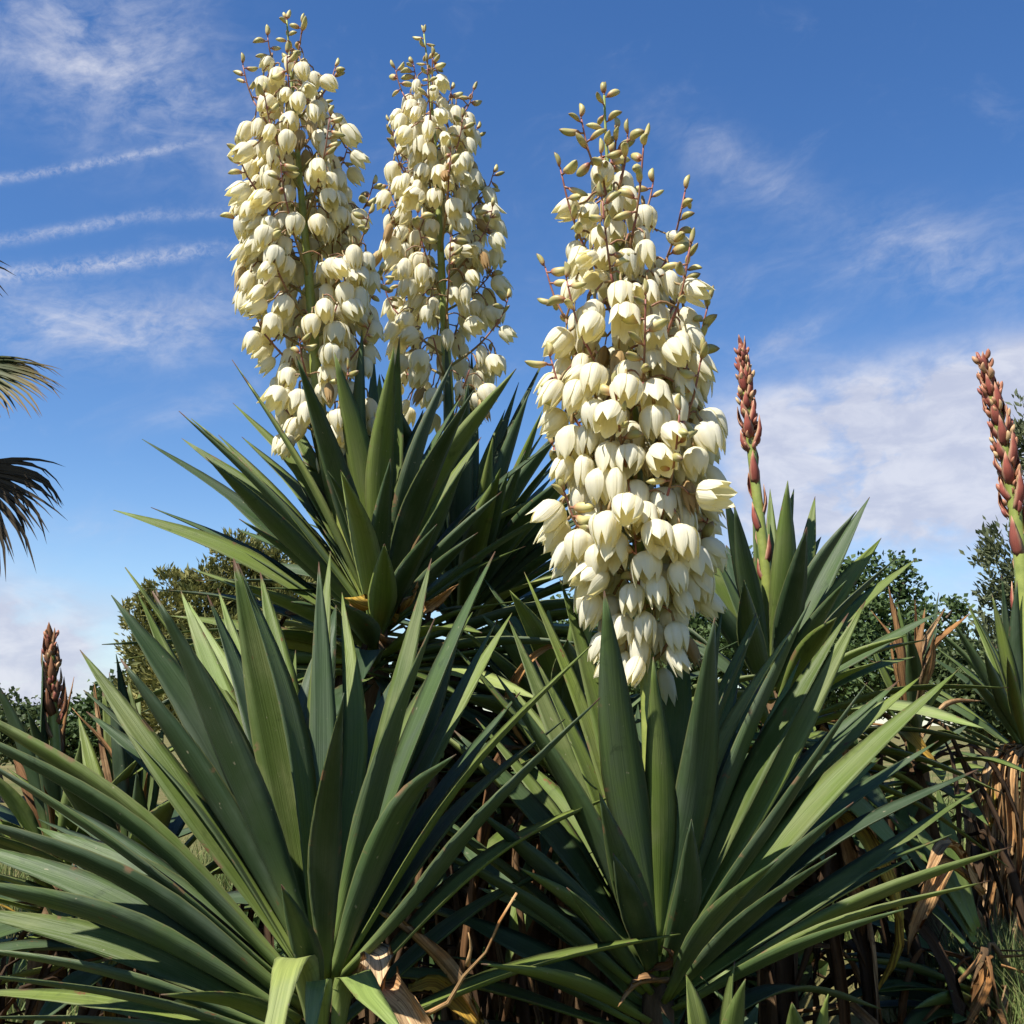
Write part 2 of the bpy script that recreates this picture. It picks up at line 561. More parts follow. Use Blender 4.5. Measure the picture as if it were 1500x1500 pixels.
m, N = new_mat('meadow')
tcn = N.n('ShaderNodeTexCoord')
n1 = N.noise(tcn.outputs['Object'], 0.35, 6.0, 0.6)
n2 = N.noise(tcn.outputs['Object'], 9.0, 6.0, 0.7)
c = N.ramp(n1, [(0.3, (0.075, 0.095, 0.028)), (0.5, (0.14, 0.125, 0.048)), (0.7, (0.21, 0.165, 0.075))])
c = N.mix(N.m('MULTIPLY', N.maprange(n2, 0.4, 0.7), 0.6), c, (0.055, 0.060, 0.022))
MEADOW = finish(m, N, c, 0.95, 0.1, n2, 0.8, 0.05)

m, N = new_mat('palm_segment')
f = attr(N, 'along').outputs['Fac']
oi = N.n('ShaderNodeObjectInfo')
v1, _, _ = leaf_coords(N, 260.0, 5.0)
st = N.noise(v1, 1.0, 3.0)
c = N.ramp(f, [(0.0, (0.036, 0.050, 0.014)), (0.5, (0.055, 0.066, 0.02)), (0.85, (0.16, 0.115, 0.045)), (1.0, (0.12, 0.07, 0.035))])
c = N.mix(N.m('MULTIPLY', N.maprange(st, 0.5, 0.75), 0.4), c, (0.20, 0.15, 0.06))
PALM = finish(m, N, c, 0.6, 0.25, st, 0.3, 0.002)
m, N = new_mat('palm_dark')
v1, _, _ = leaf_coords(N, 260.0, 5.0)
st = N.noise(v1, 1.0, 3.0)
c = N.ramp(st, [(0.3, (0.030, 0.024, 0.016)), (0.7, (0.075, 0.055, 0.034))])
PALM_DARK = finish(m, N, c, 0.8, 0.15, st, 0.3, 0.002)  # darker brown segments, used on the lower fronds

# ------------------------------------------------------------------ ground
def smooth01(t):
    t = min(1.0, max(0.0, t))
    return t * t * (3 - 2 * t)


def ground_z(x, y):
    """flat round the plants, a grassy bank on the right, gentle swells farther off"""
    r = math.hypot(x, y)
    z = 0.0 if r < 7 else min(1.0, (r - 7) / 25) * (0.25 * math.sin(x * 0.11 + 1.3) * math.cos(y * 0.09) - 0.1)
    bank = 0.72 * smooth01((x - 0.62) / 0.6) * smooth01((y - 1.1) / 0.9) * (1 - smooth01((y - 6) / 6)) * (1 - smooth01((x - 3.5) / 5))
    return z + bank


mb = MB()
near = [i * 0.15 for i in range(-14, 30)]
gx = [-2500, -900, -350, -140, -60, -30, -18, -12, -8, -5, -3] + near + [5, 6, 8, 10, 12, 18, 30, 60, 140, 350, 900, 2500]
gy = [-300, -60, -12, -4, -1, 0] + [0.5 + i * 0.2 for i in range(30)] + [7, 8, 9, 10, 12, 14, 17, 21, 28, 38, 55, 90, 160, 320, 700, 1600, 4000]
idx = {}
for j, yy in enumerate(gy):
    for i, xx in enumerate(gx):
        idx[i, j] = mb.add((xx, yy, ground_z(xx, yy)))
for j in range(len(gy) - 1):
    for i in range(len(gx) - 1):
        mb.face(idx[i, j], idx[i + 1, j], idx[i + 1, j + 1], idx[i, j + 1])
tag(mb.build('ground', MEADOW), kind='structure')


# ------------------------------------------------------------------ leaves
def blade(parent, org, pts, width, n0, mat, name='leaf', thick=0.0045, ch=(0.42, 0.26, 0.55), twist=0.0,
          nseg=12, wavy=0.0, rg=rnd, blunt=0.0, foot=0.40, wmax=0.48):
    """one leaf: lens-shaped channelled section swept along a path; pts are world points, base first"""
    ps = spline(pts, nseg)
    ts = tangents(ps)
    mb = MB()
    edge = []
    us = (-1.0, -0.5, 0.0, 0.5, 1.0, 0.5, 0.0, -0.5)
    rings = []
    L = 0.0
    ph = rg.uniform(0, 6.28)
    for i, (p, d) in enumerate(zip(ps, ts)):
        t = i / nseg
        if i: L += (p - ps[i - 1]).length
        n = n0 - d * n0.dot(d)
        if n.length < 1e-4: n = Vector((0, 0, 1)) - d * d.z
        n.normalize()
        tw = twist * t + wavy * math.sin(t * 7 + ph)
        n = Quaternion(d, tw) @ n
        w_ = d.cross(n).normalized()
        if t < wmax:
            k = t / wmax
            f = foot + (1 - foot) * (k * k * (3 - 2 * k))
        else:
            k = (t - wmax) / (1 - wmax)
            f = (1 - k ** 1.55)
            f = max(f, blunt)
        f = max(f, 0.02)
        hw = width * 0.5 * f
        c = ch[0] + (ch[1] - ch[0]) * min(1, t / 0.5) if t < 0.5 else ch[1] + (ch[2] - ch[1]) * ((t - 0.5) / 0.5) ** 2
        th = thick * (1.5 - 0.9 * t) * max(0.25, f)
        ring = []
        for k, u in enumerate(us):
            h = c * hw * abs(u) ** 1.6
            e = th * 0.5 * (1 - u * u) + 0.0003
            if k in (0, 4): e = 0
            h += e if k < 5 else -e * 1.6
            wob = 1 + wavy * 0.15 * math.sin(9 * t + ph + u)
            ring.append(mb.add(p + w_ * (u * hw * wob) + n * h, t, (u * hw, L)))
            edge.append(u)
        rings.append(ring)
    for r0, r1 in zip(rings, rings[1:]):
        for k in range(8):
            mb.face(r0[k], r0[(k + 1) % 8], r1[(k + 1) % 8], r1[k])
    mb.face(*reversed(rings[0]))
    mb.face(*rings[-1])
    mb.v = [(x - org.x, y - org.y, z - org.z) for x, y, z in mb.v]
    me = mb.mesh(name, mat)
    ea = me.attributes.new('edge', 'FLOAT', 'POINT')
    ea.data.foreach_set('value', edge)
    return link(bpy.data.objects.new(name, me), parent)


class Yucca:
    def __init__(self, label, crown_px, Y, L, width, seed, mats=(LEAF_BLUE, LEAF_GREEN, LEAF_LIGHT), group=None, foot_shift=(0, 0), girth=1.0):
        self.girth = girth
        self.rg = random.Random(seed)
        self.C = P(*crown_px, Y)
        self.Y, self.L, self.wd, self.mats = Y, L, width, mats
        self.org = Vector((self.C.x + foot_shift[0], self.C.y + foot_shift[1], ground_z(self.C.x, self.C.y)))
        self.root = empty('yucca', self.org)
        tag(self.root, label, 'yucca', group)
        self.trunk()

    def trunk(self):
        mb = MB()
        top = self.C + Vector((0, 0, -0.02))
        mid = self.org.lerp(top, 0.5) + Vector((self.rg.uniform(-.04, .04), self.rg.uniform(-.04, .04), 0))
        ps = spline([self.org + Vector((0, 0, -0.05)), mid, top], 14)
        tube(mb, [p - self.org for p in ps], lambda t: self.girth * (0.065 - 0.025 * t) * (1 if t < 0.9 else 0.6), 10, wob=0.16, rg=self.rg)
        mb.build('trunk', TRUNK, self.root)

    def attach(self, d):
        """leaf foot on the crown: spreading leaves sit lower on the stem"""
        h = Vector((d.x, d.y, 0))
        r = h.normalized() if h.length > 1e-5 else Vector((0, -1, 0))
        up = d.normalized().z
        return self.C + r * (0.018 + 0.022 * (1 - max(0, up))) + Vector((0, 0, -0.13 * (1 - up) + 0.03))

    def leaf_to(self, tip, w=1.0, arch=0.03, mat=None, twist=None, name='leaf', mid=None, blunt=0.0, roll=0.0):
        d = tip - self.C
        base = self.attach(d)
        d = tip - base
        h = Vector((d.x, d.y, 0))
        r = h.normalized() if h.length > 1e-4 else Vector((0, -1, 0))
        dn = d.normalized()
        sp_ = dn.z
        cp_ = math.sqrt(max(0, 1 - sp_ * sp_))
        n0 = (-r * sp_ + Vector((0, 0, 1)) * cp_).normalized()
        if roll:
            # blades seldom stand exactly in the radial plane: roll this one about its length
            n0 = n0 + Vector((0, -1, 0.15)) * roll
            n0 = (n0 - dn * n0.dot(dn)).normalized()
        if mid is None:
            side_ = dn.cross(n0)
            pts = [base, base.lerp(tip, 0.52) + n0 * ((arch + self.rg.gauss(0, 0.018)) * d.length) + side_ * (self.rg.gauss(0, 0.022) * d.length), tip]
        else:
            pts = [base] + mid + [tip]
        if twist is None: twist = self.rg.gauss(0, 0.38)
        if mat is None:
            mat = self.rg.choices(self.mats, (0.5, 0.42, 0.08))[0]
        if name == 'dead_leaf':
            tip2 = pts[-1] + Vector((self.rg.uniform(-.05, .05), self.rg.uniform(-.05, .05), self.rg.uniform(-.06, 0)))
            return blade(self.root, self.org, pts[:-1] + [tip2], self.wd * w * 0.75, n0, mat, name, twist=self.rg.uniform(-2, 2), wavy=0.5, rg=self.rg, thick=0.002, ch=(0.5, 0.7, 0.8))
        return blade(self.root, self.org, pts, self.wd * w * 1.12, n0, mat, name, twist=twist, rg=self.rg, blunt=blunt)

    def hand(self, px, py, s, w=1.0, m=None, arch=0.03, twist=None, L=None, mid=None):
        """a leaf whose tip stands at the bearing of (px, py); s: share of its length that leans away (+) or nearer (-)"""
        L = (L or self.L)
        flat = P(px, py, self.Y)
        l2 = (flat - self.C).length
        dy = s * math.sqrt(max(0.0025, L * L - l2 * l2)) if l2 < L else s * 0.1 * L
        tip = P(px, py, self.Y + dy)
        mat = {None: None, 'b': self.mats[0], 'g': self.mats[1], 'l': self.mats[2], 'd': DEAD, 'y': YELLOWING}[m]
        mids = [P(a, b, self.Y + c) for a, b, c in mid] if mid else None
        roll = (0.75 if s >= 0 else -0.6) * self.rg.uniform(0.6, 1.2)
        return self.leaf_to(tip, w, arch, mat, twist, 'dead_leaf' if m == 'd' else 'leaf', mids, roll=roll)

    def fill(self, n, el0, el1, az0=0, az1=360, Lr=(0.8, 1.0), arch=0.05, droop=0.0, mat=None):
        """further leaves round the crown; azimuth 0 points away from the viewer, 90 to the right"""
        g = 137.508
        for i in range(n):
            e = el0 + (el1 - el0) * ((i + self.rg.random()) / n)
            a = az0 + ((i * g + self.rg.uniform(-12, 12)) % 360) / 360 * (az1 - az0)
            L = self.L * self.rg.uniform(*Lr)
            d = Vector((math.sin(R(a)) * math.cos(R(e)), math.cos(R(a)) * math.cos(R(e)), math.sin(R(e))))
            tip = self.C + d * L + Vector((0, 0, -droop * L * math.cos(R(e))))
            self.leaf_to(tip, self.rg.uniform(0.8, 1.05), arch + droop * 0.4, mat)

    def skirt(self, n, length=0.55, spread=0.22, drop0=0.05, drop1=0.45, az=(0, 360), mat=SHADED_OLD_DEAD, w=0.62):
        """dead leaves hanging on the trunk below the crown"""
        for i in range(n):
            a = R(az[0] + (az[1] - az[0]) * self.rg.random())
            r = Vector((math.sin(a), math.cos(a), 0))
            b = self.C + Vector((0, 0, -self.rg.uniform(drop0, drop1))) + r * 0.035
            b.z = max(b.z, self.org.z + 0.12)
            l = length * self.rg.uniform(0.6, 1.15)
            out = spread * self.rg.uniform(0.35, 1.5)
            p1 = b + r * out * 0.7 + Vector((0, 0, l * self.rg.uniform(-0.10, 0.12)))
            side = r.cross(Vector((0, 0, 1))) * self.rg.uniform(-0.1, 0.1)
            p2 = b + r * out + side + Vector((0, 0, -l * 0.55))
            p3 = b + r * out * self.rg.uniform(0.6, 1.2) + side * 1.8 + Vector((0, 0, -l))
            p3.z = max(p3.z, self.org.z + 0.02); p2.z = max(p2.z, self.org.z + 0.06)
            q_ = self.rg.random()
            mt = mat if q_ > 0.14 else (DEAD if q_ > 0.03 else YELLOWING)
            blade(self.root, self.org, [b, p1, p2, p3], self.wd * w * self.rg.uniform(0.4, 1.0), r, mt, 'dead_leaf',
                  thick=0.002, ch=(0.6, 1.0, 1.2), twist=self.rg.uniform(-3.0, 3.0), wavy=0.6, nseg=11, rg=self.rg)

    def dead(self, pts, w=0.6, mat=DEAD, twist=0.5, n0=None, blunt=0.0):
        ws = [P(a, b, self.Y + c) for a, b, c in pts]
        blade(self.root, self.org, ws, self.wd * w, n0 or Vector((0, -0.6, 0.8)), mat, 'dead_leaf', thick=0.0025,
              ch=(0.6, 0.9, 1.1), twist=twist * 2.2, wavy=0.7, nseg=12, rg=self.rg, blunt=blunt)


# ------------------------------------------------------------------ flowers
def flower_mesh(k, rg):
    """hanging bell of six waxy tepals, hung from the end of its stalk at the origin"""
    mb = MB()
    Lf = 1.0
    open_ = [-0.12, 0.02, 0.12, -0.05, 0.22, -0.2, 0.08, 0.34][k]
    ped = [Vector((0, 0, 0)), Vector((0.03, 0.01, -0.12)), Vector((0, 0, -0.30))]
    tube(mb, spline(ped, 4), lambda t: 0.035 + 0.02 * t, 5, m=1, t0=0.2, t1=0.5)
    z0 = -0.27
    for q in range(6):
        inner = q % 2
        a0 = q * math.pi / 3 + rg.uniform(-0.08, 0.08)
        hwid = (0.66 if inner else 0.56) * rg.uniform(0.93, 1.06)
        ln = Lf * rg.uniform(0.94, 1.05) * (0.97 if inner else 1.0)
        op = open_ + rg.uniform(-0.05, 0.07)
        NV, NU = 8, 6
        g = []
        for j in range(NV + 1):
            v = j / NV
            # bell profile: domed shoulder, widest at 45 %, then closing or flaring
            prof = 0.42 * math.sin(min(1.0, v / 0.42) * math.pi / 2) ** 0.75
            if v > 0.42:
                k2 = (v - 0.42) / 0.58
                prof = 0.42 + (-0.14 + 0.62 * op) * k2 ** 1.8
            rr = prof * (0.94 if inner else 1.0)
            zz = z0 - ln * (0.04 + 0.96 * v ** 1.12) * (1 - 0.10 * op)
            hw = hwid * (1.0 if v < 0.52 else max(0.0, 1 - ((v - 0.52) / 0.48) ** 2.4))
            if v < 0.12: hw *= 0.75 + 0.25 * v / 0.12
            row = []
            for i in range(NU + 1):
                u = i / NU * 2 - 1
                an = a0 + u * hw
                # each tepal is cupped with a shallow keel
                r2 = rr * (1 - 0.05 * u * u) + 0.026 * (1 - abs(u)) ** 1.5 * math.sin(v * math.pi) - 0.012 * math.cos(u * 9) * v * (1 - v) * 2 + (0.012 if not inner else 0)
                row.append(mb.add((r2 * math.cos(an), r2 * math.sin(an), zz + 0.02 * u * u * v), v, (u * 0.02, v * 0.06)))
            g.append(row)
        for j in range(NV):
            for i in range(NU):
                mb.face(g[j][i], g[j][i + 1], g[j + 1][i + 1], g[j + 1][i], m=0)
    return mb.mesh('flower', [PETAL, BRANCH])


def bud_mesh(k, rg):
    mb = MB()
    tube(mb, [Vector((0, 0, 0)), Vector((0.02, 0, 0.12)), Vector((0, 0, 0.24))], 0.045, 5, m=1, t0=0.6, t1=1.0)
    fat = [0.15, 0.17, 0.13, 0.19][k]
    bend = rg.uniform(-0.12, 0.12)
    ps = [Vector((bend * math.sin(i / 8 * 3.14), 0, 0.2 + 0.8 * i / 8)) for i in range(9)]
    prof = [0.42, 0.74, 0.93, 1.0, 1.0, 0.95, 0.82, 0.56, 0.12]
    sides = 10
    rings = []
    for i, p in enumerate(ps):
        ring = []
        for s in range(sides):
            an = 2 * math.pi * s / sides
            rr = fat * prof[i] * (1 + 0.05 * math.cos(3 * an))
            ring.append(mb.add(p + Vector((rr * math.cos(an), rr * math.sin(an), 0)), i / 8))
        rings.append(ring)
    for r0, r1 in zip(rings, rings[1:]):
        for s in range(sides):
            mb.face(r0[s], r0[(s + 1) % sides], r1[(s + 1) % sides], r1[s])
    mb.face(*reversed(rings[0])); mb.face(*rings[-1])
    return mb.mesh('bud', [BUD, BRANCH])


f_rnd = random.Random(77)
FLOWERS = [flower_mesh(k, f_rnd) for k in range(8)]
BUDS = [bud_mesh(k, f_rnd) for k in range(4)]


def recol(me, mats):
    c = me.copy()
    c.materials.clear()
    for x in mats: c.materials.append(x)
    return c


LIMP = [recol(FLOWERS[k], [WITHERED, BRANCH]) for k in (0, 3, 5)]


def put(name, me, loc, quat, scale, parent, org):
    o = bpy.data.objects.new(name, me)
    o.location = loc - org
    o.rotation_mode = 'QUATERNION'
    o.rotation_quaternion = quat
    o.scale = (scale[0], scale[1], scale[2]) if isinstance(scale, tuple) else (scale,) * 3
    return link(o, parent)


def panicle(yu, stem_px, prof, size, seed, nodes, sep, Ystem, thick=0.016, bud_from=0.78, max_flowers=230, label=None, bare=0.0, thin=1.0, buds=1.0):
    """flower stalk: main stem, rising side branches, hanging bells and buds.
    stem_px: (x, y) bearings from the crown up; prof: (y_px, half width px) of the flower mass; size: flower length in m"""
    rg = random.Random(seed)
    ppm = FPX / Ystem
    org = yu.org
    pts = [yu.C + Vector((0, 0, -0.02))] + [P(x, y, Ystem) for x, y in stem_px]
    ps = spline(pts, 40)
    mb = MB()
    tube(mb, [p - org for p in ps], lambda t: thick * max(0.05, 1.0 - 1.0 * t ** 1.25) + 0.0016, 9)
    stalk = mb.build('flower_stalk', STEM, yu.root)
    if label: stalk['label'] = label
    zs = [p.z for p in ps]

    def stem_at(z):
        for a, b in zip(ps, ps[1:]):
            if a.z <= z <= b.z:
                return a.lerp(b, (z - a.z) / max(1e-6, b.z - a.z))
        return ps[-1].copy() if z > ps[-1].z else ps[0].copy()

    def px_z(y):
        return P(750, y, Ystem).z

    pr = sorted((px_z(y), w / ppm) for y, w in prof)

    def half(z):
        if z <= pr[0][0]: return pr[0][1]
        for (z0, w0), (z1, w1) in zip(pr, pr[1:]):
            if z0 <= z <= z1:
                return w0 + (w1 - w0) * (z - z0) / (z1 - z0)
        return pr[-1][1]

    zlo, zhi = pr[0][0], pr[-1][0]
    wmax_ = max(w for _, w in pr)
    placed = []
    branches = []
    nf = 0

    def try_flower(at, out, s, fz=0.0):
        nonlocal nf
        c = at + Vector((0, 0, -s * 0.75))
        for q in placed:
            dd = c - q
            if dd.x * dd.x + dd.y * dd.y + (dd.z * 0.8) ** 2 < sep * sep:
                return False
        if nf >= max_flowers: return False
        placed.append(c)
        tilt = abs(rg.gauss(0.0, 0.42))
        ax = Vector((0, 0, 1)).cross(out)
        if ax.length < 1e-4: ax = Vector((1, 0, 0))
        q = Quaternion(ax.normalized(), -tilt) @ Quaternion((0, 0, 1), rg.uniform(0, 6.28))
        w = rg.uniform(0.92, 1.15) if rg.random() < 0.72 else rg.uniform(0.62, 0.85)
        w *= 0.93 if fz < 0.62 else 0.84
        if rg.random() < 0.05:      # a few already withered and hanging limp
            put('withered_flower', rg.choice(LIMP), at, q, (s * 0.5, s * 0.5, s * 1.15), stalk, org)
            nf += 1
            return True
        put('flower', rg.choice(FLOWERS), at, q, (s * w, s * w, s * 1.08), stalk, org)
        nf += 1
        return True

    def bud(at, d, s):
        q = d.to_track_quat('Z', 'Y') @ Quaternion((0, 0, 1), rg.uniform(0, 6.28))
        put('bud', rg.choice(BUDS), at, q, s, stalk, org)

    for i in range(nodes):
        f = (i + 0.5 + rg.uniform(-0.3, 0.3)) / nodes
        z = zlo + (zhi - zlo) * f
        a = R(i * 137.508 + rg.uniform(-15, 15))
        r = Vector((math.sin(a), math.cos(a), 0))
        w = half(z) * rg.uniform(0.82, 1.04)
        rise = (0.55 + 0.5 * f) * w
        p0 = stem_at(z - rise * 0.55)
        top = stem_at(z)
        p2 = Vector((top.x, top.y, 0)) + r * w + Vector((0, 0, z + rise * 0.42 + size * 0.4))
        p1 = p0.lerp(p2, 0.5) + r * (0.08 * w) + Vector((0, 0, -0.03 * w))
        bp = spline([p0, p1, p2], 10)
        mbb = MB()
        tube(mbb, [p - org for p in bp], lambda t: 0.0048 - 0.0026 * t, 6)
        branches.append((bp, mbb))
        # buds towards the branch tip
        if rg.random() < 0.52 + 0.5 * f * buds:
            ext = buds * rg.uniform(0.6, 1.25) * size * ((0.7 + 0.7 * f) if f < 0.82 else 0.7)
            d0 = ((p2 - p1).normalized() + Vector((0, 0, 0.55))).normalized()
            e = [p2, p2 + d0 * ext * 0.55, p2 + d0 * ext + Vector((0, 0, 0.25 * ext))]
            es = spline(e, 6)
            mb2 = MB()
            tube(mb2, [p - org for p in es], lambda t: 0.0024 - 0.0008 * t, 5, t0=0.6, t1=1.0)
            mb2.build('branchlet', BRANCH, stalk)
            nb = 2 + int(ext / (size * 0.38))
            for j in range(nb):
                tt = (j + 0.6) / nb
                k = min(5, int(tt * 6))
                at = es[k].lerp(es[k + 1], tt * 6 - k)
                aa = rg.uniform(0, 6.28)
                sd = Vector((math.cos(aa), math.sin(aa), rg.uniform(-0.7, 0.5)))
                bud(at, (sd + d0 * 0.3).normalized(), size * rg.uniform(0.55, 0.80))
            bud(es[-1], (d0 + Vector((rg.uniform(-.3, .3), 0, 0.4))).normalized(), size * 0.55)
    # hanging bells: spread through the flower mass, each on a thin stalk from the nearest branch
    tries = 0
    while nf < max_flowers and tries < 9000:
        tries += 1
        z = rg.uniform(zlo - 0.01, zhi)
        hw = half(z)
        if rg.random() > hw / wmax_: continue
        rho = hw * math.sqrt(rg.uniform(0.10, 1.0))
        a = rg.uniform(0, 6.283)
        out = Vector((math.sin(a), math.cos(a), 0))
        f = (z - zlo) / (zhi - zlo)
        s = size * rg.uniform(0.86, 1.10) * (0.84 if f > bud_from else 1.0)
        if f < bare and out.y < -0.93 and rg.random() < 0.9: continue      # the stem shows in the parting
        if f < 0.30 and rg.random() > thin: continue
        c0 = stem_at(z)
        at = Vector((c0.x, c0.y, z)) + out * rho + Vector((0, 0, s * 0.7))
        best, bd = None, 9.0
        for bp, mbb in branches:
            for p in bp[1:]:
                d2 = (p - at).length + 0.5 * max(0.0, at.z - p.z)
                if d2 < bd: best, bd = (p, mbb), d2
        if bd > 0.062: continue
        if try_flower(at, out, s, f) and bd > 0.004:
            p, mbb = best
            mid = p.lerp(at, 0.55) + Vector((0, 0, 0.18 * bd))
            tube(mbb, [q - org for q in spline([p, mid, at + Vector((0, 0, -0.003))], 5)], 0.0021, 5, t0=0.4, t1=0.8)
    for bp, mbb in branches:
        mbb.build('branch', BRANCH, stalk)
    # bare tip of the stem with its last buds
    ztop = ps[-1].z
    z = zhi
    j = 0
    while z < ztop:
        a = R(j * 137.5)
        bud(stem_at(z), Vector((math.cos(a), math.sin(a), rg.uniform(-0.1, 0.6))).normalized(), size * rg.uniform(0.5, 0.72))
        z += size * 0.27
        j += 1
    for j in range(2):
        bud(ps[-1], Vector((rg.uniform(-.4, .4), rg.uniform(-.3, .3), 1)).normalized(), size * 0.5)
    return stalk, nf


def bud_spike(yu, stem_px, Ys, r0, head, seed, nscale=120, label=None, foot=None, bract=None, plump=1.0):
    """young flower stalk like a red asparagus spear: stem, clasping pointed bracts, packed bud scales near the top"""
    rg = random.Random(seed)
    org = yu.org
    pts = [foot or (yu.C + Vector((0, 0, -0.02)))] + [P(x, y, Ys) for x, y in stem_px]
    ps = spline(pts, 40)
    Lt = sum((b - a).length for a, b in zip(ps, ps[1:]))
    rad = lambda t: r0 * (1.0 - 0.35 * t) if t < 0.9 else r0 * 0.65 * max(0.12, (1 - (t - 0.9) / 0.1) ** 0.7)
    mb = MB()
    tube(mb, [p - org for p in ps], rad, 9)
    st = mb.build('flower_stalk', STEM, yu.root)
    if label: st['label'] = label
    ts = tangents(ps)
    t = 0.30
    i = 0
    while t < 0.985:
        k = min(39, int(t * 40))
        p = ps[k].lerp(ps[k + 1], t * 40 - k)
        d = ts[k]
        a = i * 2.39996 + rg.uniform(-0.2, 0.2)
        ref = d.cross(Vector((0.2, 1, 0.1))).normalized()
        r = Quaternion(d, a) @ ref
        hd = max(0.0, (t - (1 - head)) / head)          # 0 below the head, 1 at the tip
        rr = rad(t)
        ln = r0 * (4.6 - 1.7 * hd) * rg.uniform(0.7, 1.25)
        open_ = 0.16 + 0.22 * (hd > 0) * (1 - hd)
        w = r0 * (1.75 - 0.6 * hd)
        b = p + r * rr * 0.75
        mid = p + d * ln * 0.45 + r * (rr * 1.05 + ln * open_ * 0.6)
        tip = p + d * ln + r * (rr * 0.75 + ln * open_ * 0.7)
        blade(st, org, [b, mid, tip], w * rg.uniform(0.8, 1.1), -r, bract or BRACT, 'bract', thick=0.0014, ch=(0.7, 0.6, 0.7), twist=rg.uniform(-0.4, 0.4), nseg=5, rg=rg, foot=0.75, wmax=0.35)
        if hd > 0.0:
            for q in range(2):                           # bud scales tucked under the bract
                aa = a + rg.uniform(-0.9, 0.9)
                r2 = Quaternion(d, aa) @ ref
                c = p + r2 * (rr * 1.12 + 0.002) + d * rg.uniform(-0.2, 0.5) * ln
                o = put('bud', BUDS[rg.randrange(4)], c, (d + r2 * 0.45).normalized().to_track_quat('Z', 'Y'), plump * r0 * rg.uniform(1.1, 1.9), st, org)
                o.data = SCALES[rg.randrange(4)]
        step = r0 * (2.6 if hd == 0 else 0.72 - 0.34 * hd) / Lt
        t += step
        i += 1
    return st


SCALES = [recol(b, [BUDSCALE, BRANCH]) for b in BUDS]

# ------------------------------------------------------------------ the yuccas
# front right, in full flower
FR = Yucca('big yucca in full flower whose cream panicle rises in front of the red bud spear', (965, 1415), 1.9, 0.72, 0.061, 21)
for a in [
    (885, 865, -0.55, 1.05, 'b', 0.02, 0.0), (768, 838, 0.7, 0.55, 'g', 0.02), (820, 848, 0.45, 0.9, 'g', 0.02, 0.1),
    (745, 908, 0.75, 0.8, 'g', 0.03), (727, 988, -0.25, 0.85, 'b', 0.03), (957, 962, -0.25, 0.8, 'g', 0.0, 0.3),
    (1047, 905, -0.5, 1.05, 'b', 0.02, 0.2), (1057, 898, -0.1, 0.8, 'b', 0.02), (1108, 898, 0.7, 0.85, 'g', 0.02, -0.2),
    (1187, 880, -0.2, 0.9, 'b', 0.02), (1243, 898, 0.35, 0.85, 'g', 0.03), (1268, 880, 0.6, 0.8, 'g', 0.03),
    (1125, 975, 0.9, 0.6, 'g'), (1172, 965, 0.9, 0.6, 'g'), (1270, 1000, -0.45, 0.7, 'b', 0.02),
    (1400, 985, 0.15, 0.95, 'g', 0.03, -0.1), (1350, 990, 0.5, 0.75, 'g', 0.04), (1435, 1155, 0.2, 0.75, 'g', 0.05),
    (1395, 1222, 0.5, 0.6, 'g', 0.04), (1483, 1240, -0.05, 0.8, 'g', 0.05), (1450, 1290, -0.35, 0.75, 'g', 0.03),
    (1250, 1175, -0.6, 0.65, 'b', 0.02), (1140, 1258, -0.8, 0.5, 'b', 0.02),
    (878, 1162, -0.75, 0.78, 'b', 0.0, 0.0, 0.5), (898, 1250, -0.9, 0.72, 'b', 0.0, 0.0, 0.36), (1013, 1200, -0.85, 0.66, 'b', 0.0, 0.0, 0.44),
    (663, 1068, 0.1, 0.8, 'b', 0.03), (697, 1052, 0.45, 0.6, 'g', 0.03), (690, 1180, -0.25, 0.8, 'b', 0.03),
    (618, 1235, -0.2, 0.75, 'b', 0.05), (775, 1152, 0.75, 0.75, 'g', 0.03), (720, 1120, 0.8, 0.7, 'g', 0.03),
    (705, 1412, -0.5, 0.65, 'g', 0.05), (640, 1330, 0.1, 0.75, 'b', 0.05), (655, 1400, -0.1, 0.7, 'b', 0.06),
    (850, 960, 0.95, 0.7, 'g'), (1010, 985, 0.95, 0.7, 'g'), (1075, 1000, 0.95, 0.6, 'g'), (915, 1010, 0.95, 0.7, 'l'),
    (1330, 1330, -0.6, 0.6, 'b', 0.05), (1290, 1110, 0.7, 0.7, 'g'), (1225, 1250, -0.75, 0.6, 'b'),
    (1375, 1085, 0.6, 0.7, 'b', 0.05), (830, 1300, -0.5, 0.5, 'b', 0.02, 0.0, 0.5), (760, 1270, -0.2, 0.6, 'g', 0.04), (700, 1300, 0.3, 0.6, 'g', 0.05), (745, 1215, 0.5, 0.6, 'g', 0.03),
]:
    FR.hand(*a)
FR.fill(16, -5, 55, -85, 85, (0.75, 0.95))
FR.fill(14, 30, 72, -100, 100, (0.75, 0.95))
FR.fill(26, -48, -5, 0, 360, (0.8, 1.0), 0.03, 0.12)
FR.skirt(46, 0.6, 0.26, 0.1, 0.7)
FR.dead([(1000, 1440, -0.05), (940, 1440, -0.12), (905, 1475, -0.16)], 0.35, DEAD, 0.8)
FR.dead([(940, 1430, -0.05), (985, 1405, -0.10), (968, 1385, -0.12)], 0.25, DEAD, 0.8)
panicle(FR, [(950, 1000), (938, 800), (925, 560), (905, 380), (890, 240), (885, 140)],
        [(990, 42), (930, 60), (870, 80), (800, 108), (700, 112), (600, 108), (500, 98), (420, 80), (350, 58), (290, 36), (240, 18)],
        0.064, 31, 38, 0.0355, 1.92, 0.017, 0.70, 290, buds=1.5)

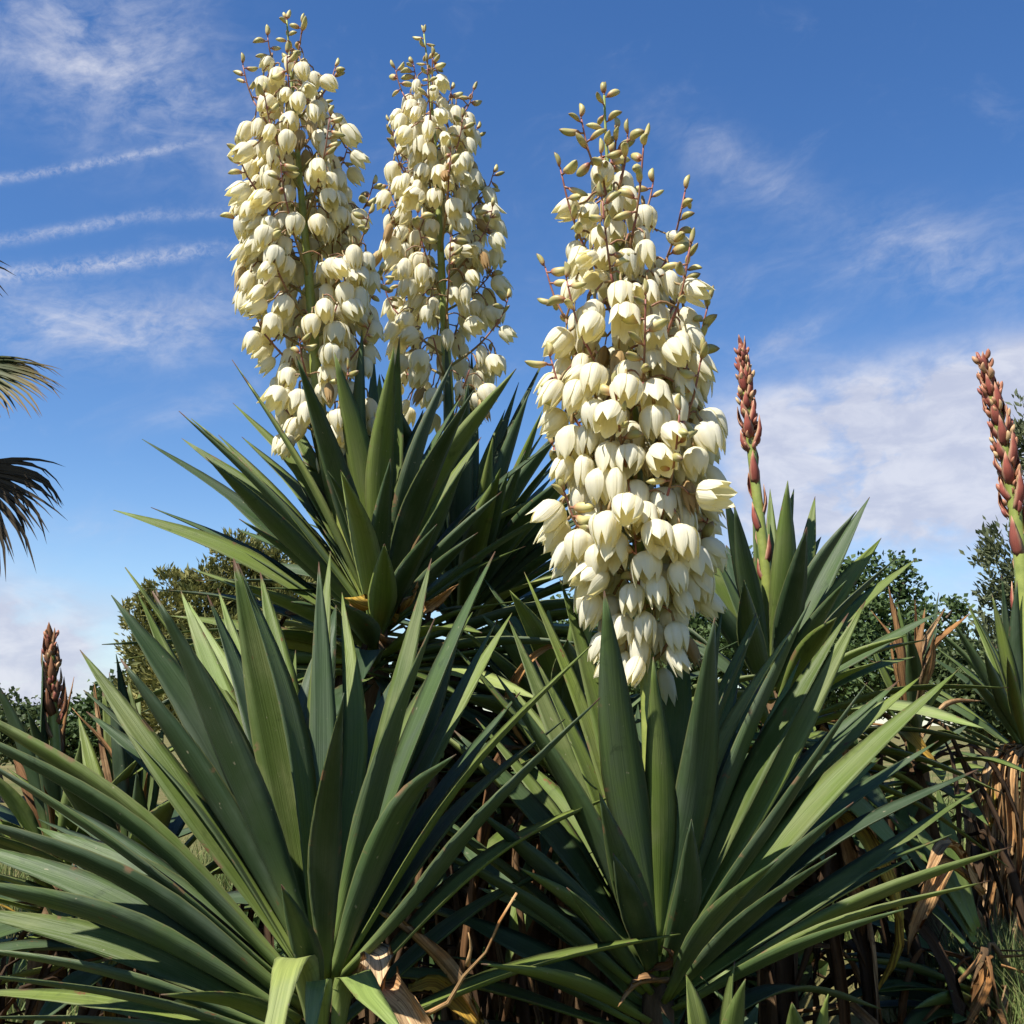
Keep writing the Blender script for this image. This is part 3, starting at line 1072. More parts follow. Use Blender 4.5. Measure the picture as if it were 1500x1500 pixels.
# front left, no flowers
FL = Yucca('large yucca without flowers, broad grey-green leaves, beside the dead brown stick', (475, 1425), 1.65, 0.75, 0.066, 22)
for a in [
    (163, 872, 0.15, 1.05, 'b', 0.03, 0.1), (203, 872, 0.6, 0.75, 'g', 0.03), (223, 866, -0.35, 1.15, 'b', 0.02, 0.0),
    (265, 866, 0.6, 0.75, 'l', 0.02), (276, 882, 0.75, 0.5, 'l'), (319, 862, 0.85, 0.65, 'l', 0.02), (342, 818, 0.2, 1.1, 'g', 0.0, -0.1),
    (381, 838, 0.65, 0.75, 'g'), (117, 952, 0.3, 0.7, 'g', 0.03), (176, 965, -0.1, 0.8, 'b', 0.02),
    (467, 823, 0.3, 0.6, 'b', 0.0), (484, 808, 0.5, 0.55, 'g', 0.0), (501, 868, 0.6, 0.6, 'g', 0.0), (433, 952, 0.9, 0.45, 'g'),
    (504, 1015, -0.6, 0.62, 'b', 0.0, 0.8), (632, 818, 0.35, 0.55, 'g', 0.03), (637, 905, -0.3, 0.68, 'b', 0.05, 0.7),
    (679, 903, 0.5, 0.5, 'b', 0.03), (728, 908, 0.2, 0.6, 'b', 0.06), (750, 898, 0.45, 0.6, 'g', 0.05),
    (557, 1002, 0.9, 0.5, 'b'), (583, 985, 0.9, 0.5, 'g'), (525, 1060, 0.95, 0.6, 'b'),
    (-70, 1022, -0.1, 0.85, 'g', 0.05, 0.2), (-90, 1050, -0.35, 0.9, 'b', 0.05, 0.2), (55, 1212, 0.2, 0.75, 'b', 0.06),
    (-70, 1190, -0.25, 0.9, 'b', 0.07, 0.0), (-80, 1228, 0.2, 0.7, 'b', 0.06), (-90, 1285, -0.35, 0.8, 'b', 0.06),
    (-60, 1330, 0.1, 0.7, 'g', 0.05), (-70, 1385, -0.1, 0.7, 'b', 0.04), (-60, 1425, -0.3, 0.6, 'b', 0.04), (-80, 1452, 0.1, 0.6, 'g', 0.03),
    (175, 1295, 0.7, 0.7, 'l', 0.04), (412, 1296, -0.9, 0.55, 'b', 0.0, 0.0, 0.34), (236, 1457, -0.5, 0.55, 'g', 0.05),
    (-40, 1490, -0.2, 0.6, 'b', 0.04), (30, 1150, 0.7, 0.7, 'b', 0.04), (690, 1010, 0.7, 0.6, 'b', 0.04), (600, 1075, 0.9, 0.6, 'g', 0.03),
]:
    FL.hand(*a)
FL.hand(668, 1105, -0.4, 0.6, 'b', mid=[(528, 1320, -0.08), (590, 1180, -0.16)])
FL.hand(879, 1022, -0.2, 0.68, 'b', mid=[(612, 1318, -0.05), (700, 1208, -0.09)])
FL.leaf_to(P(392, 1560, 1.22), 0.62, mid=[P(445, 1428, 1.52), P(424, 1418, 1.38)], mat=LEAF_LIGHT, twist=0.1, blunt=0.5)
FL.leaf_to(P(450, 1570, 1.30), 0.42, mid=[P(470, 1455, 1.50), P(463, 1450, 1.42)], mat=LEAF_LIGHT, twist=0.2, blunt=0.4)
FL.leaf_to(P(600, 1530, 1.45), 0.6, mid=[P(512, 1435, 1.6), P(545, 1468, 1.52)], mat=LEAF_LIGHT, twist=0.2)
FL.fill(12, 0, 55, -80, 80, (0.7, 0.9))
FL.fill(12, 30, 72, -100, 100, (0.75, 0.95))
FL.fill(20, -45, -8, 60, 420 - 60, (0.75, 0.95), 0.03, 0.1)
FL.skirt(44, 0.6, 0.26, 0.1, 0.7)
FL.dead([(520, 1430, 0.0), (548, 1400, -0.02), (562, 1460, -0.05), (585, 1520, -0.06)], 0.75, TAN, 0.6)
FL.dead([(545, 1440, 0.0), (590, 1455, -0.08), (618, 1500, -0.12), (640, 1560, -0.12)], 0.8, TAN, 0.3)
FL.dead([(720, 1520, 0.1), (650, 1420, 0.08), (595, 1365, 0.05), (545, 1330, 0.02)], 0.5, TAN, 1.0)
FL.dead([(600, 1450, 0.1), (640, 1440, 0.12), (690, 1490, 0.1), (720, 1540, 0.1)], 0.6, YELLOWING, 0.6)
mb = MB()
stick = spline([FL.org + Vector((0.03, -0.05, -0.03)), P(590, 1560, 1.60), P(628, 1490, 1.58), P(672, 1456, 1.56), P(684, 1414, 1.56), P(724, 1384, 1.55), P(734, 1344, 1.55), P(757, 1308, 1.54)], 30)
tube(mb, [p - FL.org for p in stick], lambda t: 0.0125 - 0.0112 * t + 0.0018 * math.sin(t * 40) * (1 - t), 7, wob=0.45)
tw = spline([P(684, 1414, 1.56), P(690, 1388, 1.55), P(686, 1366, 1.54)], 4)
tube(mb, [p - FL.org for p in tw], lambda t: 0.0034 - 0.0026 * t, 5)
ob = mb.build('old_stalk', TAN, FL.root)
ob['label'] = 'dead brown stick-like dried stalk'

# rear left, behind the front left one, flowering
RL = Yucca('tall-stemmed yucca carrying the wide flower panicle over an orange yellowing leaf', (552, 895), 2.7, 0.76, 0.066, 23)
for a in [
    (166, 747, 0.0, 0.95, 'g', 0.05), (221, 743, 0.25, 0.75, 'b', 0.04), (208, 643, 0.1, 0.75, 'b', 0.06), (262, 602, -0.3, 0.9, 'b', 0.03),
    (266, 642, 0.3, 0.7, 'g', 0.03), (280, 613, 0.1, 0.9, 'g', 0.03), (320, 637, 0.5, 0.7, 'g'), (340, 527, -0.3, 0.9, 'b', 0.02),
    (341, 590, 0.4, 0.7, 'g'), (409, 580, 0.6, 0.75, 'g'), (442, 564, 0.4, 0.7, 'g'), (456, 573, -0.5, 0.9, 'b', 0.0, 0.3),
    (530, 483, -0.2, 0.8, 'b', 0.0, 0.3), (547, 517, 0.5, 0.7, 'b'), (585, 494, 0.2, 0.85, 'g', 0.0), (664, 527, -0.2, 0.9, 'b', 0.02, 0.3),
    (683, 676, -0.4, 0.8, 'b', 0.03), (640, 768, -0.6, 0.7, 'b'), (572, 672, -0.6, 0.7, 'b'), (563, 797, -0.93, 0.9, 'g', 0.0, 0.0, 0.5),
    (620, 600, 0.3, 0.8, 'b'), (500, 620, 0.6, 0.8, 'g'), (480, 690, -0.7, 0.7, 'b'), (705, 640, 0.1, 0.7, 'g'), (735, 720, -0.2, 0.6, 'b'),
    (400, 640, 0.2, 0.9, 'b'), (300, 700, 0.3, 0.8, 'b'), (350, 760, -0.3, 0.8, 'b'),
    (250, 902, 0.0, 0.8, 'g', 0.04), (238, 928, 0.2, 0.7, 'g', 0.05), (262, 952, -0.2, 0.7, 'g', 0.05), (178, 966, 0.3, 0.5, 'g', 0.05),
    (300, 1012, 0.0, 0.6, 'g', 0.06), (215, 862, 0.4, 0.7, 'b', 0.04), (328, 850, -0.5, 0.7, 'g', 0.04), (345, 1045, -0.2, 0.6, 'b', 0.06),
    (740, 905, 0.2, 0.5, 'g', 0.05), (760, 880, -0.1, 0.5, 'g', 0.05), (745, 960, 0.2, 0.5, 'g', 0.05), (780, 930, 0.4, 0.5, 'g', 0.05),
    (700, 780, -0.3, 0.6, 'b', 0.04), (770, 800, 0.2, 0.6, 'g', 0.04),
]:
    RL.hand(*a)
RL.fill(12, 10, 60, -70, 70, (0.75, 0.95))
RL.fill(26, -45, 2, 0, 360, (0.75, 0.95), 0.03, 0.08)
RL.fill(18, 20, 78, -180, 180, (0.75, 0.95))
RL.fill(20, -38, 6, 0, 360, (0.75, 0.95), 0.03, 0.06)
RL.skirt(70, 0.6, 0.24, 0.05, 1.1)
RL.dead([(575, 915, 0.0), (560, 895, -0.1), (530, 890, -0.16), (505, 876, -0.2)], 1.05, YELLOWING, 0.4)
RL.dead([(590, 960, 0.0), (560, 940, -0.14), (530, 910, -0.17), (512, 885, -0.2)], 0.6, DEAD, 0.6)
RL.dead([(580, 900, -0.02), (605, 880, -0.16), (612, 850, -0.2)], 0.5, TAN, 0.6)
RL.dead([(600, 920, -0.05), (635, 885, -0.16), (672, 855, -0.2)], 0.5, TAN, 0.6)
RL.dead([(560, 980, 0.0), (480, 985, 0.05), (440, 1005, 0.08), (425, 1030, 0.1)], 0.8, YELLOWING, 0.6)
panicle(RL, [(492, 740), (468, 600), (455, 440), (440, 270), (428, 130), (420, 30)],
        [(655, 70), (600, 76), (540, 80), (480, 92), (420, 104), (340, 94), (280, 86), (220, 74), (160, 60), (120, 46), (95, 28)],
        0.066, 33, 36, 0.037, 2.72, 0.020, 0.84, 285, bare=0.72, thin=0.34)

# rear middle, second of the pair of panicles
RM = Yucca('yucca crowded behind another, its shorter panicle beside the wider one', (672, 880), 3.15, 0.80, 0.062, 24)
for a in [
    (652, 478, -0.2, 0.7, 'b', 0.0), (691, 515, 0.2, 0.7, 'b', 0.0), (799, 522, 0.2, 0.8, 'b', 0.02), (776, 572, -0.2, 0.8, 'b', 0.02),
    (740, 600, 0.4, 0.7, 'g'), (795, 600, -0.2, 0.7, 'g', 0.03), (722, 640, -0.4, 0.7, 'g'), (815, 640, 0.2, 0.7, 'g', 0.04), (830, 700, -0.2, 0.7, 'b', 0.04),
    (808, 740, 0.1, 0.6, 'b', 0.04), (835, 770, -0.3, 0.6, 'b', 0.04), (760, 560, 0.5, 0.7, 'b'), (700, 590, 0.6, 0.7, 'g'), (770, 660, -0.5, 0.7, 'b'),
    (850, 830, 0.1, 0.6, 'g', 0.04), (840, 880, 0.1, 0.6, 'g', 0.05), (860, 920, 0.3, 0.6, 'g', 0.05), (745, 690, -0.6, 0.7, 'b'),
]:
    RM.hand(*a)
RM.fill(14, 10, 65, -80, 80, (0.75, 0.95))
RM.fill(24, -45, 10, 40, 320, (0.7, 0.95), 0.03, 0.08)
RM.fill(22, -12, 42, 25, 155, (0.75, 0.95))
RM.fill(16, 20, 75, -180, 180, (0.7, 0.9))
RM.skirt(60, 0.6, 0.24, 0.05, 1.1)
panicle(RM, [(660, 700), (656, 560), (648, 420), (640, 260), (630, 130), (621, 50)],
        [(612, 74), (560, 78), (470, 86), (400, 88), (320, 88), (250, 72), (190, 58), (150, 42), (125, 24)],
        0.068, 35, 32, 0.039, 3.17, 0.020, 0.88, 265, bare=0.6, thin=0.40)

# rear right with the red bud spear
RR = Yucca('yucca with a slim red bud spear rising from leaves against the white cloud', (1130, 1000), 2.8, 0.64, 0.070, 25)
for a in [
    (1154, 704, -0.3, 0.95, 'g', 0.0, 0.0), (1163, 716, 0.4, 0.7, 'g', 0.0), (1128, 716, 0.5, 0.6, 'g', 0.0), (1194, 727, 0.6, 0.7, 'g', 0.0),
    (1274, 728, 0.2, 0.85, 'b', 0.02), (1255, 748, -0.2, 0.85, 'b', 0.02), (1291, 788, 0.3, 0.75, 'g', 0.03), (1312, 818, -0.1, 0.8, 'b', 0.03),
    (1343, 818, 0.3, 0.65, 'g', 0.03), (1378, 896, 0.0, 0.6, 'b', 0.04), (1102, 702, 0.3, 0.6, 'g', 0.0), (1061, 723, -0.3, 0.75, 'b', 0.02),
    (1075, 738, -0.5, 0.7, 'b', 0.02), (1182, 772, -0.7, 0.9, 'b', 0.0, 0.0), (1040, 800, 0.2, 0.7, 'b'), (1020, 850, -0.2, 0.7, 'b'),
    (1330, 930, -0.2, 0.6, 'g', 0.05), (1340, 962, 0.2, 0.5, 'g', 0.05), (1290, 968, -0.4, 0.6, 'g', 0.05), (1215, 830, 0.6, 0.8, 'g'),
    (1240, 850, -0.5, 0.7, 'b', 0.02), (1090, 850, -0.8, 0.8, 'b'), (1225, 905, -0.8, 0.7, 'g'), (1000, 930, 0.1, 0.6, 'b', 0.04),
]:
    RR.hand(*a)
RR.fill(12, 10, 60, -70, 70, (0.75, 0.95))
RR.fill(28, -48, 5, 0, 360, (0.8, 1.0), 0.03, 0.1)
RR.skirt(60, 0.55, 0.24, 0.05, 1.0)
bud_spike(RR, [(1124, 860), (1113, 760), (1099, 640), (1087, 508)], 2.78, 0.0165, 0.34, 41)

# far right, partly out of the picture
FA = Yucca('slender-leaved yucca with a thick red bud spear and hanging orange dead leaves', (1503, 1080), 3.6, 0.60, 0.052, 26)
for a in [
    (1415, 879, 0.1, 0.8, 'g', 0.02), (1453, 871, -0.2, 0.8, 'g', 0.02), (1467, 843, 0.2, 0.75, 'b', 0.0), (1481, 865, 0.5, 0.6, 'l', 0.0),
    (1395, 909, -0.2, 0.7, 'b', 0.03), (1361, 960, 0.1, 0.7, 'b', 0.04), (1412, 984, -0.5, 0.6, 'b', 0.03), (1490, 850, -0.2, 0.8, 'b', 0.0),
    (1515, 840, 0.1, 0.8, 'b', 0.0), (1560, 860, -0.1, 0.8, 'g', 0.02), (1600, 900, 0.1, 0.8, 'b', 0.02), (1345, 1010, 0.2, 0.6, 'b', 0.05),
    (1360, 1050, -0.2, 0.6, 'b', 0.05), (1440, 950, -0.6, 0.7, 'b'), (1475, 960, -0.8, 0.7, 'g'), (1385, 1100, 0.1, 0.6, 'b', 0.05),
]:
    FA.hand(*a)
FA.fill(10, 10, 60, -80, 80, (0.75, 0.95))
FA.fill(16, -45, 5, -70, 150, (0.75, 0.95), 0.03, 0.08)
FA.skirt(34, 0.62, 0.16, 0.04, 0.7, w=0.8, mat=DEAD)
FA.skirt(16, 0.66, 0.15, 0.04, 0.5, az=(130, 290), w=0.95, mat=TAN)
for (x0, x1, x2, w) in [(1495, 1478, 1470, 1.1), (1488, 1458, 1455, 1.2), (1490, 1466, 1448, 1.0), (1500, 1470, 1462, 0.9), (1505, 1485, 1480, 0.9), (1480, 1452, 1440, 0.6), (1510, 1500, 1495, 0.8)]:
    FA.dead([(x0, 1090, -0.02), (x1, 1120, -0.12), (x1 - 4, 1230, -0.14), (x2, 1350, -0.12)], w, TAN, 0.5, Vector((0, -1, 0)))
FA.dead([(1495, 1085, 0), (1455, 1130, -0.12), (1446, 1200, -0.14), (1442, 1300, -0.12)], 0.9, YELLOWING, 0.3, Vector((0, -1, 0)))
bud_spike(FA, [(1500, 900), (1492, 790), (1472, 660), (1441, 532)], 3.58, 0.027, 0.46, 43)

# dried-up clump between the two red spears
DR = Yucca('half-dead yucca with upright dried brown leaves between the two red bud spears', (1335, 1060), 3.3, 0.52, 0.062, 27)
for a in [(1297, 855, -0.2, 0.7, 'd', 0.02), (1300, 868, 0.3, 0.5, 'd', 0.03), (1345, 880, 0.0, 0.6, 'd', 0.02), (1358, 872, 0.2, 0.5, 'd'), (1392, 880, 0.1, 0.8, 'd', 0.02),
          (1385, 900, -0.4, 0.7, 'd'), (1368, 885, 0.4, 0.6, 'd'), (1315, 885, 0.3, 0.7, 'g'), (1270, 930, 0.2, 0.7, 'g'), (1410, 975, -0.1, 0.6, 'g', 0.04),
          (1425, 1000, 0.2, 0.6, 'd', 0.04), (1250, 990, 0.1, 0.6, 'g', 0.05), (1265, 1020, -0.2, 0.6, 'd', 0.05), (1420, 1060, 0.0, 0.6, 'b', 0.06),
          (1235, 1060, 0.1, 0.6, 'g', 0.06), (1330, 920, -0.5, 0.7, 'b'), (1360, 945, -0.7, 0.6, 'd'), (1285, 900, 0.1, 0.5, 'd'), (1375, 868, 0.6, 0.5, 'b')]:
    DR.hand(*a)
DR.fill(16, -40, 15, 150, 300, (0.7, 0.95), 0.03, 0.1)
DR.skirt(60, 0.5, 0.26, 0.0, 0.9)
DR.dead([(1320, 1065, -0.1), (1330, 1075, -0.25), (1352, 1105, -0.28), (1385, 1130, -0.28)], 0.75, YELLOWING, 0.4)

# low plant under it, leaves hanging to the lower left
LO = Yucca('low yucca above the sunlit grass, short leaves drooping beside tan dead ones', (1440, 1375), 2.75, 0.48, 0.066, 28, girth=0.45)
for a in [(1228, 1405, -0.1, 0.75, 'g', 0.05), (1277, 1453, -0.2, 0.8, 'g', 0.05), (1340, 1477, -0.5, 0.8, 'g', 0.05), (1262, 1452, 0.3, 0.6, 'b', 0.05),
          (1395, 1500, -0.5, 0.7, 'g', 0.05), (1330, 1190, 0.2, 0.8, 'g', 0.05), (1290, 1180, 0.5, 0.8, 'g', 0.05), (1300, 1215, 0.6, 0.7, 'g', 0.05), (1370, 1145, 0.4, 0.7, 'g', 0.03),
          (1310, 1290, 0.3, 0.6, 'b', 0.05), (1560, 1480, -0.2, 0.7, 'g', 0.05)]:
    LO.hand(*a)
LO.fill(8, -30, 5, -120, 20, (0.7, 0.9), 0.04, 0.1)
LO.skirt(26, 0.32, 0.14, 0.02, 0.25, mat=DEAD, w=0.45)
LO.dead([(1440, 1310, 0), (1385, 1270, -0.05), (1350, 1330, -0.1), (1330, 1398, -0.1)], 0.8, TAN, 0.4, Vector((0, -1, 0.2)))
LO.dead([(1440, 1310, 0), (1392, 1240, -0.05), (1362, 1275, -0.1), (1345, 1300, -0.1)], 0.6, TAN, 0.5, Vector((0, -1, 0.2)))

# dark plant filling the gap behind the big panicle
MI = Yucca('shaded yucca in the dark gap between the two front plants, few leaves catching sun', (840, 1085), 2.65, 0.62, 0.064, 29)
for a in [(690, 930, 0.1, 0.6, 'g', 0.05), (700, 955, 0.2, 0.5, 'g', 0.05), (760, 890, 0.3, 0.5, 'g', 0.03), (720, 900, 0.1, 0.55, 'g', 0.04), (800, 880, 0.3, 0.5, 'g', 0.03),
          (655, 1000, 0.2, 0.6, 'b', 0.05), (640, 1060, -0.2, 0.6, 'b', 0.05), (880, 920, 0.4, 0.7, 'b'), (960, 930, 0.2, 0.7, 'b'), (1010, 980, 0.1, 0.7, 'b'), (640, 1130, -0.1, 0.6, 'b', 0.05)]:
    MI.hand(*a)
MI.fill(40, -50, 30, 0, 360, (0.8, 1.0), 0.03, 0.1)
MI.fill(16, 25, 60, -180, 180, (0.6, 0.8))
MI.skirt(90, 0.55, 0.28, 0.0, 0.9)
MI.dead([(800, 1130, -0.1), (740, 1040, -0.15), (790, 955, -0.2), (850, 945, -0.2)], 0.4, TAN, 0.8)

# background plants at the left edge
LA = Yucca('weathered yucca with a stubby brownish bud head wedged among spotted brown-edged leaves', (85, 1260), 2.75, 0.62, 0.068, 30)
for a in [(-15, 985, -0.2, 0.9, 'b', 0.03, 0.2), (62, 958, 0.0, 0.6, 'b', 0.0, 0.9), (40, 1040, -0.4, 0.6, 'b', 0.02), (96, 960, 0.4, 0.55, 'd', 0.0), (118, 1085, -0.5, 0.7, 'g', 0.0),
          (20, 1080, 0.2, 0.6, 'd', 0.03), (-30, 1120, -0.2, 0.9, 'g', 0.04), (-50, 1180, 0.0, 0.8, 'g', 0.05), (150, 1120, 0.3, 0.7, 'g'), (60, 1120, -0.6, 0.6, 'd'), (0, 1200, -0.5, 0.8, 'g', 0.04)]:
    LA.hand(*a)
LA.fill(24, -40, 40, 0, 360, (0.7, 0.95), 0.03, 0.08)
LA.skirt(40, 0.5, 0.24, 0.0, 0.7)
bud_spike(LA, [(82, 1120), (78, 1040), (74, 932)], 2.77, 0.0165, 0.40, 45, bract=BRACT_OLD, plump=0.9)
LB = Yucca('pale narrow-leaved yucca with a dried flower wisp, behind the broad grey-green leaves', (195, 1290), 2.6, 0.60, 0.070, 32)
for a in [(170, 958, 0.1, 0.75, 'b', 0.0), (160, 985, -0.2, 0.6, 'b', 0.0), (150, 1010, 0.2, 0.6, 'g', 0.0), (188, 1000, 0.2, 0.7, 'g'), (130, 985, 0.2, 0.3, 'd'), (140, 1005, 0.1, 0.4, 'd'),
          (205, 1010, 0.5, 0.6, 'g'), (220, 1090, -0.3, 0.5, 'd'), (115, 1050, 0.3, 0.6, 'g'), (240, 1060, 0.3, 0.6, 'g'), (200, 1130, -0.5, 0.6, 'b'), (125, 972, 0.3, 0.3, 'd')]:
    LB.hand(*a)
LB.fill(26, -40, 40, 0, 360, (0.7, 0.95), 0.03, 0.08)
LB.skirt(50, 0.5, 0.24, 0.0, 0.7)

# young shoots coming up in front of the flowering plant
for i, (lab, px, Yd, tips) in enumerate([
    ('small young yucca shoot of a few upright leaves below the flowering plant', (1050, 1620), 1.62, [(1005, 1428), (1076, 1408), (1092, 1434), (1111, 1470), (1030, 1510), (1120, 1540)]),
    ('tiny yucca shoot with slim leaves near the tan leaf litter', (1180, 1610), 1.72, [(1160, 1468), (1213, 1456), (1180, 1500), (1140, 1520), (1230, 1545)]),
]):
    yy = Yucca(lab, px, Yd, 0.26, 0.040, 60 + i)
    for (tx, ty) in tips:
        yy.hand(tx, ty, yy.rg.uniform(-0.5, 0.5), yy.rg.uniform(0.7, 1.0), None, 0.03)
    yy.fill(6, -10, 40, 0, 360, (0.6, 0.9))


# ------------------------------------------------------------------ fan palm at the left edge
def fan_frond(root, org, hub, out, up, radius, nseg, mat, seed, droop=0.5, spread=130):
    """petiole from the crown plus a fan of narrow folded segments with hanging tips"""
    rg = random.Random(seed)
    mb = MB()
    out = out.normalized()
    side = out.cross(up).normalized()
    nrm = side.cross(out).normalized()
    for i in range(nseg):
        a = R(-spread + 2 * spread * (i + rg.uniform(-.25, .25)) / (nseg - 1))
        d = (out * math.cos(a) + side * math.sin(a)).normalized()
        L = radius * (0.78 + 0.22 * math.cos(a * 0.6)) * rg.uniform(0.66, 1.08)
        dr = droop * rg.uniform(0.5, 1.6)
        pts = [hub, hub + d * L * 0.45 + nrm * 0.03 * L, hub + d * L * 0.80 + Vector((0, 0, -0.12 * dr * L)),
               hub + d * L * 0.98 + Vector((0, 0, -0.42 * dr * L)) + side * rg.uniform(-.05, .05) * L]
        ps = spline(pts, 8)
        ts = tangents(ps)
        tw = rg.uniform(-0.4, 0.4)
        prev = None
        acc = 0.0
        for k, (p, t) in enumerate(zip(ps, ts)):
            if k: acc += (p - ps[k - 1]).length
            tt = k / 8
            n = nrm - t * nrm.dot(t)
            n.normalize()
            n = Quaternion(t, tw * tt) @ n
            w = t.cross(n)
            hw = radius * (0.034 if nseg < 50 else 0.022) * (0.45 + 1.3 * tt if tt < 0.45 else 1.03 * (1 - ((tt - 0.45) / 0.55) ** 1.4) + 0.03)
            row = [mb.add(p - w * hw - org, tt, (-hw, acc)), mb.add(p - n * hw * 0.8 - org, tt, (0, acc)), mb.add(p + w * hw - org, tt, (hw, acc))]
            if prev:
                mb.face(prev[0], prev[1], row[1], row[0])
                mb.face(prev[1], prev[2], row[2], row[1])
            prev = row
    return mb.build('frond', mat, root)


pc = P(-300, 600, 6.0)
p_org = Vector((pc.x, pc.y, 0))
palm = tag(empty('fan_palm', p_org), 'fan palm whose ragged fronds and dark tips hang against the sky', 'palm tree')
mb = MB()
tube(mb, [p - p_org for p in spline([p_org + Vector((0, 0, -0.05)), p_org + Vector((0.05, 0, pc.z * 0.5)), pc], 18)], lambda t: 0.20 - 0.04 * t, 12, wob=0.10)
mb.build('trunk', TRUNK, palm)
pr = random.Random(9)


def palm_frond(hubpt, radius, mat, seed, nseg=42, droop=0.5, out=None, spread=120, up=Vector((0, 0, 1))):
    fr = fan_frond(palm, p_org, hubpt, out or (hubpt - pc), up, radius, nseg, mat, seed, droop, spread)
    mb = MB()
    tube(mb, [p - p_org for p in spline([pc + Vector((0, 0, 0.02)), pc.lerp(hubpt, 0.5) + Vector((0, 0, 0.06)), hubpt], 8)], lambda t: 0.016 - 0.006 * t, 6)
    mb.build('petiole', PALM, fr)
    return fr


palm_frond(P(-75, 535, 5.9), 0.62, PALM, 1, 72, 0.36, Vector((1, -0.1, -0.26)), 58, Vector((0.2, -0.75, 1)))
palm_frond(P(-66, 688, 5.8), 0.57, PALM_DARK, 2, 84, 0.7, Vector((1, -0.1, -0.85)), 66, Vector((0.5, -1.4, 0.8)))
palm_frond(P(-170, 372, 6.1), 0.70, PALM, 3, 40, 0.35, Vector((1, 0.2, 0.12)), 70)
for k in range(13):
    a = k * 2.39996 + 1.9
    e = 0.9 - k * 0.13
    d = Vector((math.cos(a) * math.cos(e), math.sin(a) * math.cos(e), math.sin(e)))
    if d.x > 0.35: d.x *= -1
    palm_frond(pc + d * 0.75, 0.75, PALM if e > -0.25 else PALM_DARK, 20 + k, 34, 0.6)


# ------------------------------------------------------------------ trees and shrubs behind
def tree(name, label, cat, px, Yd, lobes, leaf, count, mat, seed, style='broad', group=None, top_trunk=0.75):
    """lobes: (x_px, y_px, rx_px, ry_px) foliage masses measured at distance Yd; leaf: leaf size in metres"""
    rg = random.Random(seed)
    base = P(px, 1062, Yd)
    org = Vector((base.x, Yd, -0.15))
    root = tag(empty(name, org), label, cat, group)
    ppm = FPX / Yd
    cs = []
    for (x, y, rx, ry) in lobes:
        dy = rg.uniform(-0.5, 0.5) * rx / ppm
        c = P(x, y, Yd + dy)
        cs.append((c - org, rx / ppm, ry / ppm))
    mb = MB()
    hi = max(c.z for c, _, _ in cs)
    tp = Vector((sum(c.x for c, _, _ in cs) / len(cs), 0, hi * top_trunk))
    tr = spline([Vector((0, 0, -0.1)), tp * 0.5 + Vector((rg.uniform(-.1, .1), 0.05, 0)), tp], 10)
    r0 = 0.035 * hi + 0.02
    tube(mb, tr, lambda t: r0 * (1 - 0.75 * t), 9, wob=0.08)
    for c, rx, ry in cs:
        s = tr[rg.randrange(3, 9)]
        tube(mb, spline([s, s.lerp(c, 0.5) + Vector((0, 0, -0.1 * ry)), c], 6), lambda t: r0 * 0.35 * (1 - 0.8 * t) + 0.004, 6)
    mb.build('trunk', BARK, root)
    cr = MB()
    vol = sum(rx * rx * ry for _, rx, ry in cs)
    for c, rx, ry in cs:
        k_n = max(20, int(count * rx * rx * ry / vol))
        ncl = max(10, k_n // 26)
        for q in range(ncl):
            d = Vector((rg.gauss(0, 1), rg.gauss(0, 1), rg.gauss(0, 1))).normalized()
            rr = rg.uniform(0.40, 1.0) ** 0.6 * (1 + 0.26 * math.sin(4.3 * d.x + q % 3) * math.cos(5.1 * d.z + 1.7 * d.y) + rg.uniform(-0.05, 0.14))
            cc = c + Vector((d.x * rx * rr, d.y * rx * rr, d.z * ry * rr))
            cl = rg.uniform(0.09, 0.20) * min(rx, ry) + leaf * 0.5
            shade = rg.random()
            outd = (cc - c).normalized() * 0.7 + Vector((0, 0, 0.6))
            for w in range(26):
                if style == 'broad':
                    p = cc + Vector((rg.gauss(0, cl), rg.gauss(0, cl), rg.gauss(0, cl * 0.7)))
                    n = Vector((rg.gauss(0, .7), rg.gauss(0, .7), rg.gauss(0.5, .7))).normalized()
                    ax = n.orthogonal().normalized()
                    ax = Quaternion(n, rg.uniform(0, 6.28)) @ ax
                    l, b = leaf * rg.uniform(0.6, 1.2), leaf * rg.uniform(0.28, 0.5)
                else:
                    ax = (outd + Vector((rg.gauss(0, .55), rg.gauss(0, .55), rg.gauss(0, .45)))).normalized()
                    p = cc + ax * rg.uniform(-0.4, 1.4) * cl + Vector((rg.gauss(0, cl * .45), rg.gauss(0, cl * .45), rg.gauss(0, cl * .35)))
                    n = Quaternion(ax, rg.uniform(0, 6.28)) @ ax.orthogonal().normalized()
                    l, b = leaf * rg.uniform(0.8, 1.7), leaf * rg.uniform(0.14, 0.30)
                si = n.cross(ax)
                t = min(1, max(0, shade * 0.7 + rg.uniform(-.15, .4)))
                i0 = cr.add(p - ax * l * 0.5, t)
                i1 = cr.add(p + si * b + n * b * 0.3, t)
                i2 = cr.add(p + ax * l * 0.5, t)
                i3 = cr.add(p - si * b + n * b * 0.3, t)
                cr.face(i0, i1, i2, i3)
    cr.build('crown', mat, root, smooth=False)
    return root


